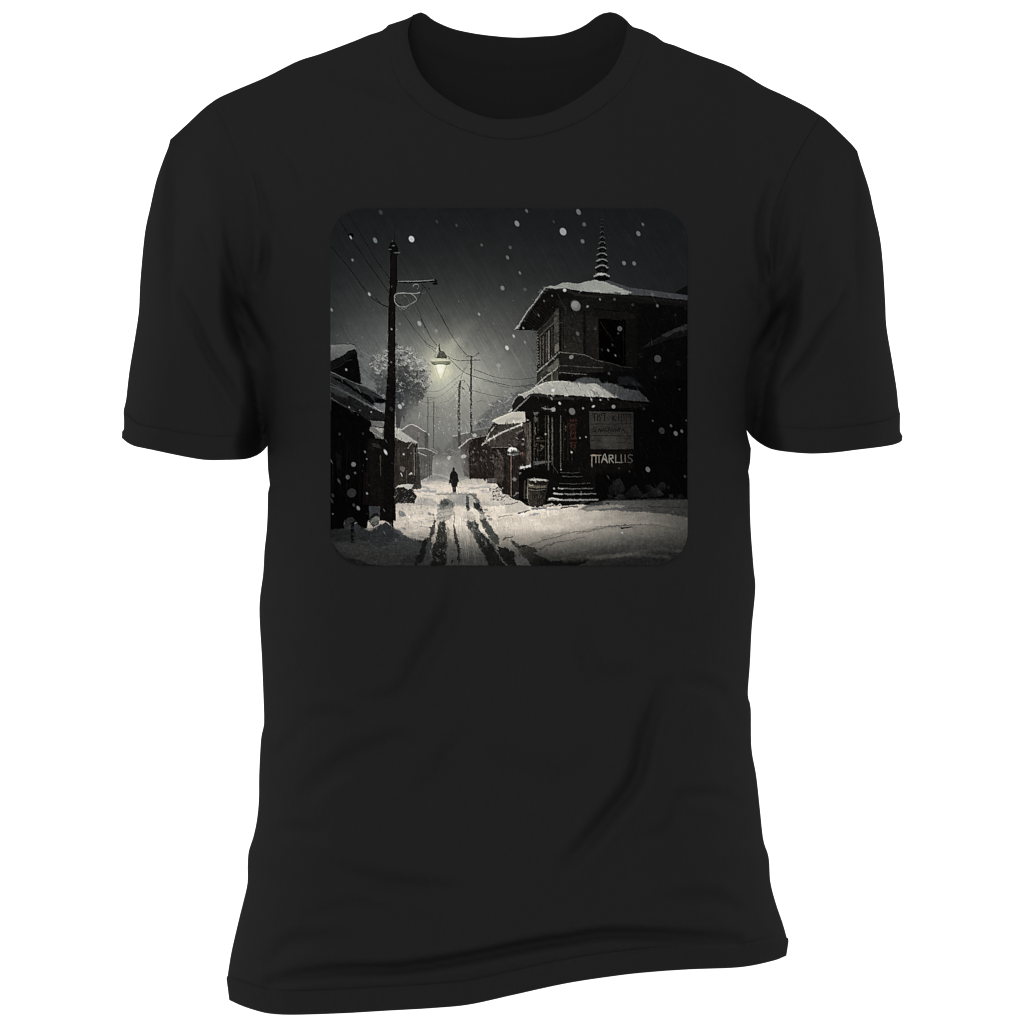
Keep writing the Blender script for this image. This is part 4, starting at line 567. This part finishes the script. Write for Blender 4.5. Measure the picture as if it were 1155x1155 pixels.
# ---- depth of the cloth: a torso and two sleeves, full and rounded, with folds pressed into them
H = .092
VS = [(q[0],q[1]) for q in SH_L+SH_R]+[(466,17),(475,13),(577,5),(688,13),(708,24)]
TL = [(0,190),(157,192),(220,212),(300,244),(370,270),(430,288),(470,295),(504,301)]+[(q[1],q[0]) for q in BD_L if q[1]>500]
TR = [(0,969),(170,967),(220,945),(300,908),(370,882),(430,862),(470,855),(504,848)]+[(q[1],q[0]) for q in BD_R if q[1]>500]
def top_f(u, v):
    vs = lerp(u,VS); vs = np.where(u<192,157.4-(192-u)*3,vs); vs = np.where(u>967,170.4-(u-967)*3,vs)
    q = np.clip((v-vs)/240,0,1); return np.sin(np.pi/2*q)**.8
FOLDS = [  # points, half width, depth mm  (grooves of the cloth as it hangs)
 ([(297,262),(299.5,278),(297,302),(290,322)],4.5,6.5),([(258,326),(272,345),(290,374),(304,397)],5,4.5),([(250,294),(262,330),(276,356)],3.5,3),([(254,250),(262,290),(277,345)],4,2.6),
 ([(206,330),(219,362),(232,392),(250,422),(278,464)],5,4.2),([(226,260),(235,284)],3.5,1.6),([(291,200),(300,240),(312,275)],5,2.6),([(317,169),(331,190),(341,216)],4,1.6),([(233,420),(250,460),(262,490)],5,1.6),
 ([(868,210),(858,247),(858,283),(866,318)],4.5,5),([(861,280),(866,317)],4,3),([(890,221),(880,268),(872,335)],4,2.6),([(906,234),(896,286),(875,346)],4,2.8),([(906,307),(886,346),(868,372),(851,396)],5,4.5),
 ([(951,338),(928,375),(906,410),(865,460)],5,4.2),([(948,340),(955,318)],4,1.6),([(844,322),(862,346)],4,2.4),([(930,268),(924,290)],4,1.4),
 ([(521,639),(508,690),(477,743),(453,782),(412,795)],13,5),([(342,810),(375,805),(409,813)],8,2),([(305,860),(344,821)],8,2),([(344,896),(391,857),(443,836),(466,839)],11,3.6),([(479,895),(530,821)],14,3),
 ([(305,1107),(373,1095),(453,1092),(530,1080),(600,1066),(640,1060),(700,1053),(831,1060)],6.5,7.5),([(378,980),(438,996),(513,1004)],10,3.5),([(303,1087),(334,1061),(386,1058)],9,2.6),([(305,949),(321,936),(362,941)],8,2),([(350,1035),(400,1020),(430,1026)],8,1.8),
 ([(748,775),(728,831),(716,879),(680,927),(640,975)],9,7),([(656,700),(672,758),(722,766)],12,3),([(760,765),(810,780),(835,827)],8,2.2),([(720,947),(755,935),(767,899),(815,899),(835,911)],8,2.6),([(747,1014),(807,1014),(839,1034)],9,2.6),
 ([(374,83),(420,98),(470,118)],7,2.4),([(300,470),(350,462),(372,470)],5,1.2),([(800,460),(842,455)],4,1.2),([(540,850),(620,880),(660,860)],16,2.6),([(450,660),(440,720)],10,1.8)]
FOLDS = [(crm(p),w,d) for p,w,d in FOLDS]
def folds(P, only=None):
    h = np.zeros(len(P))
    for p,w,d in FOLDS:
        m = (P[:,0]>p[:,0].min()-4*w)&(P[:,0]<p[:,0].max()+4*w)&(P[:,1]>p[:,1].min()-4*w)&(P[:,1]<p[:,1].max()+4*w)
        if not m.any(): continue
        q = P[m]; g = p[1:]-p[:-1]; best = np.full(len(q),1e9); tt = np.zeros(len(q)); n = len(g)
        for i in range(n):
            t = np.clip(((q-p[i])@g[i])/(g[i]@g[i]+1e-9),0,1); dd = np.hypot(*(q-p[i]-t[:,None]*g[i]).T)
            k = dd<best; best[k] = dd[k]; tt[k] = (i+t[k])/n
        fade = np.clip(np.sin(np.pi*np.clip(tt*.9+.05,0,1)),0,1)**.6
        h[m] += (-np.exp(-(best/w)**2)+.28*np.exp(-((best-1.9*w)/w)**2))*d*.001*fade*FOLDK
    return h
FOLDK = 1.25
def soft_noise(u, v, s, seed):
    t = np.random.RandomState(seed).uniform(-1,1,(64,64)); a = u/s; b = v/s; i = np.floor(a).astype(int); j = np.floor(b).astype(int); fa = a-i; fb = b-j
    fa = fa*fa*(3-2*fa); fb = fb*fb*(3-2*fb)
    return (t[j%64,i%64]*(1-fa)+t[j%64,(i+1)%64]*fa)*(1-fb)+(t[(j+1)%64,i%64]*(1-fa)+t[(j+1)%64,(i+1)%64]*fa)*fb
def h_torso(P, fold=True):
    u,v = P[:,0],P[:,1]; L = lerp(v,TL); R = lerp(v,TR); t = np.clip((u-(L+R)/2)/((R-L)/2),-1,1)
    h = H*np.sqrt(np.clip(1-np.abs(t)**3.8,0,1))*top_f(u,v)
    if fold: h = h+(folds(P)+soft_noise(u,v,60,3)*.0012*ss(0,.02,h))*ss(0,.03,h)
    return h
def h_back(P):
    return -lerp(P[:,1],[(0,.3),(160,.35),(330,.55)])*h_torso(P, False)
ARMC = {'L':crm(ARM_L),'R':crm(ARM_R)}
IN_L = [(0,962),(150,950),(200,600),(260,450),(320,400),(400,368),(440,352),(520,338)]
IN_R = [(0,200),(160,210),(210,560),(270,710),(330,756),(400,785),(440,800),(520,814)]
OUT_L = [(q[1],q[0]) for q in SL_L]+[(525,137)]; OUT_R = [(q[1],q[0]) for q in SL_R]+[(525,1018)]
def h_sleeve(P, side, back=False):
    u,v = P[:,0],P[:,1]
    if side=='L': a = lerp(v,OUT_L); b = lerp(v,IN_L)
    else: a = lerp(v,IN_R); b = lerp(v,OUT_R)
    t = np.clip((u-(a+b)/2)/((b-a)/2),-1,1); hh = lerp(v,[(150,H),(260,.074),(400,.058),(520,.050)])
    h0 = hh*np.sqrt(np.clip(1-np.abs(t)**2.9,0,1))*top_f(u,v)
    ht = h_torso(P, False); d = dist_to(P,ARMC[side])
    cr = .0011+.003*ss(330,400,v)
    h = (ht-cr)+(h0-ht+cr)*ss(3,40,d)
    if back: return -.55*np.clip(h,0,1)
    return h+folds(P)*ss(0,.02,h0)+soft_noise(u,v,55,8)*.001*ss(0,.03,h0)
SIL = [crm(SH_L),crm(SH_R),crm(SL_L),crm(SL_R),crm(BD_L),crm(BD_R)]
def pin(P, h):                                        # both layers of cloth meet exactly along the side seams
    d = np.full(len(P),1e9)
    for c_ in SIL: d = np.minimum(d,dist_to(P,c_))
    return h*np.sqrt(np.clip((d-.5)/3,0,1))
def to3(P, h):
    k = 1-h/D; return np.stack([(P[:,0]-CU)*S*k, -h, (CV-P[:,1])*S*k],1)
def tri(outline, sp=5.0, rings=(1.2,3.2)):
    x0,y0 = outline.min(0); x1,y1 = outline.max(0); g = []
    for j,y in enumerate(np.arange(y0,y1,sp*.87)):
        g += [(x,y) for x in np.arange(x0+(j%2)*sp/2,x1,sp)]
    g = np.array(g); closed = np.vstack([outline,outline[:1]])
    g = g[inside(g,outline)]; g = g[dist_to(g,closed)>(rings[-1]+sp*.4 if rings else sp*.4)]
    nx = np.roll(outline,-1,0)-np.roll(outline,1,0); nx = nx/np.maximum(1e-6,np.hypot(*nx.T))[:,None]; nn = np.stack([-nx[:,1],nx[:,0]],1)
    ex = []
    for r_ in rings:
        for sg in (1,-1):
            q = outline+nn*r_*sg; q = q[inside(q,outline)]; q = q[dist_to(q,closed)>r_*.8]; ex.append(q)
    allp = np.vstack([outline]+ex+[g]); n = len(outline)
    res = delaunay_2d_cdt([Vector(p) for p in allp],[(i,(i+1)%n) for i in range(n)],[],1,1e-4)
    return np.array([tuple(v) for v in res[0]]), [tuple(f) for f in res[2]]
def orient(P, F, front=True):
    o = []
    for f in F:
        a,b,c = P[f[0]],P[f[1]],P[f[2]]; s = (b[0]-a[0])*(c[1]-a[1])-(b[1]-a[1])*(c[0]-a[0])
        o.append(f if (s<0)==front else f[::-1])      # v runs down, so a clockwise turn here faces the camera
    return o
def mesh_ob(name, parts, mat, parent, weld=0, solid=0, off=-1):
    vs = []; fs = []; n = 0
    for V3,F in parts: vs.append(V3); fs += [tuple(i+n for i in f) for f in F]; n += len(V3)
    me = bpy.data.meshes.new(name); me.from_pydata(np.vstack(vs).tolist(),[],fs); me.update()
    if weld:
        import bmesh
        bm = bmesh.new(); bm.from_mesh(me); bmesh.ops.remove_doubles(bm,verts=[v for v in bm.verts if v.is_boundary],dist=weld); bm.to_mesh(me); bm.free()
    me.polygons.foreach_set('use_smooth',[True]*len(me.polygons)); me.materials.append(mat)
    o = bpy.data.objects.new(name,me); COL.objects.link(o); o.parent = parent
    if solid:
        m = o.modifiers.new('cloth thickness','SOLIDIFY'); m.thickness = solid; m.offset = off
    return o
# ---- materials
def cloth(name, base, var=.05, ribs=None):
    m = bpy.data.materials.new(name); m.use_nodes = True; nt = m.node_tree; N = nt.nodes; Lk = nt.links; p = N['Principled BSDF']
    p.inputs['Roughness'].default_value = 1; p.inputs['Specular IOR Level'].default_value = 0
    tc = N.new('ShaderNodeTexCoord'); n1 = N.new('ShaderNodeTexNoise'); n1.inputs['Scale'].default_value = 1500; n1.inputs['Detail'].default_value = 2; Lk.new(tc.outputs['Object'],n1.inputs['Vector'])
    n2 = N.new('ShaderNodeTexNoise'); n2.inputs['Scale'].default_value = 240; n2.inputs['Detail'].default_value = 3; Lk.new(tc.outputs['Object'],n2.inputs['Vector'])
    ad = N.new('ShaderNodeMath'); ad.operation = 'ADD'; Lk.new(n1.outputs['Fac'],ad.inputs[0]); Lk.new(n2.outputs['Fac'],ad.inputs[1])
    mr = N.new('ShaderNodeMapRange'); mr.inputs['From Min'].default_value = .6; mr.inputs['From Max'].default_value = 1.4; mr.inputs['To Min'].default_value = 1-var; mr.inputs['To Max'].default_value = 1+var; Lk.new(ad.outputs[0],mr.inputs['Value'])
    mx = N.new('ShaderNodeVectorMath'); mx.operation = 'SCALE'; mx.inputs[0].default_value = (base,base,base); Lk.new(mr.outputs[0],mx.inputs['Scale']); Lk.new(mx.outputs[0],p.inputs['Base Color'])
    w = N.new('ShaderNodeTexWave'); w.inputs['Scale'].default_value = 260 if not ribs else ribs; w.inputs['Distortion'].default_value = 1.5; Lk.new(tc.outputs['Object'],w.inputs['Vector'])
    bp = N.new('ShaderNodeBump'); bp.inputs['Strength'].default_value = .25; bp.inputs['Distance'].default_value = .0003
    a2 = N.new('ShaderNodeMath'); a2.operation = 'ADD'; Lk.new(ad.outputs[0],a2.inputs[0]); Lk.new(w.outputs['Fac'],a2.inputs[1]); Lk.new(a2.outputs[0],bp.inputs['Height']); Lk.new(bp.outputs[0],p.inputs['Normal'])
    return m
BLK = .0160
M_body = cloth('black_jersey',BLK); M_rib = cloth('black_rib_knit',BLK*1.0,.05,330)
M_print = bpy.data.materials.new('printed_ink'); M_print.use_nodes = True
nt = M_print.node_tree; p = nt.nodes['Principled BSDF']; p.inputs['Roughness'].default_value = 1; p.inputs['Specular IOR Level'].default_value = 0
ca = nt.nodes.new('ShaderNodeVertexColor'); ca.layer_name = 'ink'; nt.links.new(ca.outputs['Color'],p.inputs['Base Color'])
# ---- the thing
root = bpy.data.objects.new('t_shirt',None); COL.objects.link(root); root.location = (0,0,0)
root['label'] = 'black short-sleeved crew neck t-shirt with a snowy night street picture printed on the chest'; root['category'] = 't-shirt'
HB = 27                                              # height of the turned-up hem
hem_line = [(x, y) for x,y in HEM]
hem_up = [(255.9,1101)]+[(x+(577-x)*.0, y-HB) for x,y in HEM[2:-1]]+[(889,1058)]
# body: front panel and back panel meeting at the side seams
def side(seg, y): return [q for q in seg if q[1]<y]
bodyL = ARM_L+BD_L[1:]; bodyR = ARM_R+BD_R[1:]
lo_l = [q for q in BD_L if q[1]<1100]+[(255.9,1106)]; lo_r = [q for q in BD_R if q[1]<1060]+[(889.2,1064)]
mid = [(255.9,1106)]+[(x,y-HB+5) for x,y in HEM[2:-1]]+[(889.2,1064)]
shl = [q for q in SH_L if q[0]>=240]; shr = [q for q in SH_R if q[0]<=925]
front = chain(shl, ARM_L, lo_l, mid, lo_r[::-1], ARM_R[::-1], shr[::-1], N_OUT[::-1])
backo = chain(shl, ARM_L, lo_l, mid, lo_r[::-1], ARM_R[::-1], shr[::-1], [(724,33),(714,30.2),(708,24.5)], N_BK[::-1], [(466,17),(459,21),(438,28)])
PF,FF = tri(front,4.5); PB,FB = tri(backo,6)
hf = pin(PF,h_torso(PF)); hb = pin(PB,h_back(PB))
body = mesh_ob('body',[(to3(PF,hf),orient(PF,FF)),(to3(PB,hb),orient(PB,FB,False))],M_body,root,weld=.0008)
# turned hem of the body
hem_o = chain([(255.9,1101),(255.5,1104),(258.6,1128)],HEM,[(887,1078),(889.4,1062),(889,1058)],hem_up[::-1])
PH,FH = tri(hem_o,5,(1.2,))
hh = h_torso(np.clip(PH,[0,0],[2000,2000])); hh = hh+.0011
mesh_ob('hem',[(to3(PH,pin(PH,hh)),orient(PH,FH)),(to3(PH,pin(PH,-.55*h_torso(PH,False)-.001)),orient(PH,FH,False))],M_body,body,weld=.0008)
# sleeves
def sleeve(sd):
    if sd=='L':
        top = [q for q in SH_L if q[0]<=240]; out = [q for q in SL_L if q[1]<466]+[(139.6,470)]
        cuffu = [(139.6,470),(155,482),(180,488),(216,494),(250,497),(280,494),(300,487),(316,476)]
        inn = [(316,476),(322,450),(322,420),(316,396),(300,372),(297,350),(297,300),(293,240),(283,190),(262,140),(240,114.5)]
        hem = chain([(139.6,464),(139.7,484),(137.7,486.8),(137.4,494)],CF_L,[(310,490),(314,474)],[(314,474),(300,483),(280,490),(250,493),(216,490),(180,484),(155,478),(139.6,464)])
    else:
        top = [q for q in SH_R if q[0]>=925]; out = [q for q in SL_R if q[1]<468]+[(1015.3,472)]
        cuffu = [(1015.3,472),(1000,479),(970,484),(930,488),(890,487),(862,481),(846,474),(834,466)]
        inn = [(834,466),(828,440),(830,412),(838,390),(852,366),(856,340),(856,290),(862,240),(880,190),(905,150),(925,130)]
        hem = chain([(1015.3,466),(1015.3,487),(1018,492)],CF_R,[(838,480),(836,464)],[(836,464),(848,471),(862,477),(890,483),(930,484),(970,480),(1000,474),(1015.3,466)])
    o = chain(top,out,cuffu,inn); P,F = tri(o,4.5)
    s = mesh_ob('sleeve',[(to3(P,pin(P,h_sleeve(P,sd))),orient(P,F)),(to3(P,pin(P,h_sleeve(P,sd,True))),orient(P,F,False))],M_body,root,weld=.0008)
    P,F = tri(hem,4.5,(1.2,))
    mesh_ob('hem',[(to3(P,pin(P,h_sleeve(P,sd)+.0011)),orient(P,F)),(to3(P,pin(P,h_sleeve(P,sd,True)-.001)),orient(P,F,False))],M_body,s,weld=.0008)
for sd in 'LR': sleeve(sd)
# collar: ribbed band, front and back of the neck
cf = chain(N_OUT,[(724,33),(714,30.2),(708,24.5)],N_IN[::-1],[(466,17),(459,21),(438,28)])
PC,FC = tri(cf,3.5,(1.2,)); d_in = dist_to(PC,crm(N_IN)); d_out = dist_to(PC,crm(N_OUT))
hc = h_torso(PC)+.0016*ss(0,3,d_out)-.0015*(1-ss(0,3.5,d_in))
bk = chain(N_BK,[(708,24.5),(712,40)],[(712,40),(696,56),(672,70),(640,80),(584,84),(530,80),(500,72),(474,58),(456,42)],[(456,42),(459,28),(466,17)])
PK,FK = tri(bk,3.5,(1.2,)); hk = h_back(PK)+.0006*ss(1,14,dist_to(PK,crm([(712,40),(696,56),(672,70),(640,80),(584,84),(530,80),(500,72),(474,58),(456,42)])))-.0001
mesh_ob('collar',[(to3(PC,hc),orient(PC,FC)),(to3(PK,hk),orient(PK,FK))],M_rib,root,solid=.0003,off=-1)
# ---- the print on the chest: one ink colour per point of a fine mesh that follows the cloth
im = paint_print(); lin = np.where(im<=.04045,im/12.92,((im+.055)/1.055)**2.4)
yy,xx = np.mgrid[0:PN,0:PN]; U = PX0+(xx+.5)/PS; V_ = PY0+(yy+.5)/PS; rr = 37.0
P = np.stack([U.ravel(),V_.ravel()],1)
g = 8; gu = np.arange(PX0-4,PX0+PN/PS+6,g/2.); gv = np.arange(PY0-4,PY0+PN/PS+6,g/2.); GU,GV = np.meshgrid(gu,gv)
hg = h_torso(np.stack([GU.ravel(),GV.ravel()],1)).reshape(GU.shape)
a = (P[:,0]-gu[0])/(g/2.); b = (P[:,1]-gv[0])/(g/2.); i = a.astype(int); j = b.astype(int); fa = a-i; fb = b-j
hp = (hg[j,i]*(1-fa)+hg[j,i+1]*fa)*(1-fb)+(hg[j+1,i]*(1-fa)+hg[j+1,i+1]*fa)*fb+.0009
Q = to3(P,hp)
cx = np.abs(U-(PX0+PN/PS/2)); cy = np.abs(V_-(PY0+PN/PS/2)); hw = PN/PS/2
ok = np.hypot(np.clip(cx-(hw-rr),0,None),np.clip(cy-(hw-rr),0,None))<rr
idx = np.arange(PN*PN).reshape(PN,PN); c = ok[:-1,:-1]&ok[1:,:-1]&ok[:-1,1:]&ok[1:,1:]
q = np.stack([idx[:-1,:-1][c],idx[1:,:-1][c],idx[1:,1:][c],idx[:-1,1:][c]],1).astype(np.int32)
used = np.zeros(PN*PN,bool); used[q.ravel()] = True; remap = np.cumsum(used)-1; q = remap[q].astype(np.int32)
me = bpy.data.meshes.new('chest_print'); me.vertices.add(int(used.sum())); me.vertices.foreach_set('co',Q[used].astype(np.float32).ravel())
me.loops.add(q.size); me.loops.foreach_set('vertex_index',q.ravel()); me.polygons.add(len(q)); me.polygons.foreach_set('loop_start',np.arange(0,q.size,4,dtype=np.int32))
me.update(calc_edges=True); me.polygons.foreach_set('use_smooth',[True]*len(q))
at = me.color_attributes.new('ink','FLOAT_COLOR','POINT'); ink = np.ones((int(used.sum()),4),np.float32); ink[:,:3] = lin.reshape(-1,3)[used]; at.data.foreach_set('color',ink.ravel())
me.materials.append(M_print); po = bpy.data.objects.new('chest_print',me); COL.objects.link(po); po.parent = root
po['label'] = 'square picture with rounded corners of a snowy street at night'
# ---- white paper backdrop, studio light
m = bpy.data.materials.new('white_paper'); m.use_nodes = True; p = m.node_tree.nodes['Principled BSDF']; p.inputs['Roughness'].default_value = 1; p.inputs['Specular IOR Level'].default_value = 0
tn = m.node_tree.nodes.new('ShaderNodeTexNoise'); tn.inputs['Scale'].default_value = 6; mr = m.node_tree.nodes.new('ShaderNodeMapRange'); mr.inputs['To Min'].default_value = .9; mr.inputs['To Max'].default_value = .94
m.node_tree.links.new(tn.outputs['Fac'],mr.inputs['Value']); cb = m.node_tree.nodes.new('ShaderNodeCombineColor')
for k in range(3): m.node_tree.links.new(mr.outputs[0],cb.inputs[k])
m.node_tree.links.new(cb.outputs[0],p.inputs['Base Color'])
me = bpy.data.meshes.new('backdrop'); n = 16; vs = []; Yb = 1.3
for a_ in [(-1.8+.0,None)]:
    prof = [(Yb,2.2),(Yb,-.9)]+[(Yb-.5+.5*math.cos(t),-.9-.5*math.sin(t)) for t in np.linspace(0,math.pi/2,12)[1:]]+[(-.6,-1.4)]
for y,z in prof: vs += [(-2.6,y,z),(2.6,y,z)]
me.from_pydata(vs,[],[(2*i,2*i+2,2*i+3,2*i+1) for i in range(len(prof)-1)]); me.update(); me.polygons.foreach_set('use_smooth',[True]*len(me.polygons)); me.materials.append(m)
bd = bpy.data.objects.new('backdrop',me); COL.objects.link(bd); bd['kind'] = 'structure'; bd['label'] = 'plain seamless white backdrop behind the shirt'
W = bpy.data.worlds.new('World'); scn.world = W; W.use_nodes = True; bgn = W.node_tree.nodes['Background']; bgn.inputs[0].default_value = (1,1,1,1); bgn.inputs[1].default_value = .56
def area(name, loc, tgt, size, power):
    l = bpy.data.lights.new(name,'AREA'); l.shape = 'RECTANGLE'; l.size = size[0]; l.size_y = size[1]; l.energy = power
    o = bpy.data.objects.new(name,l); COL.objects.link(o); o.location = loc; o.rotation_euler = (Vector(tgt)-Vector(loc)).to_track_quat('-Z','Y').to_euler()
area('backdrop_light',(-1.5,.45,.3),(-.2,1.3,0),(.5,1.8),22); area('backdrop_light',(1.5,.45,.3),(.2,1.3,0),(.5,1.8),22)
area('key_softbox',(-.7,-1.6,2.4),(0,0,0),(1.6,1.2),11); area('front_softbox',(-.35,-3.3,.75),(0,0,0),(1.4,1.4),34)
cam = bpy.data.cameras.new('camera'); co = bpy.data.objects.new('camera',cam); COL.objects.link(co); co.location = (0,-D,0); co.rotation_euler = (math.pi/2,0,0)
cam.sensor_width = 36; cam.lens = 36*D/(1155*S); cam.clip_end = 50; scn.render.filter_size = 1.2; scn.camera = co
try: scn.cycles.filter_width = 1.15
except Exception: pass
scn.view_settings.view_transform = 'Standard'; scn.view_settings.look = 'None'; scn.view_settings.exposure = 0; scn.view_settings.gamma = 1; scn.view_settings.use_curve_mapping = False
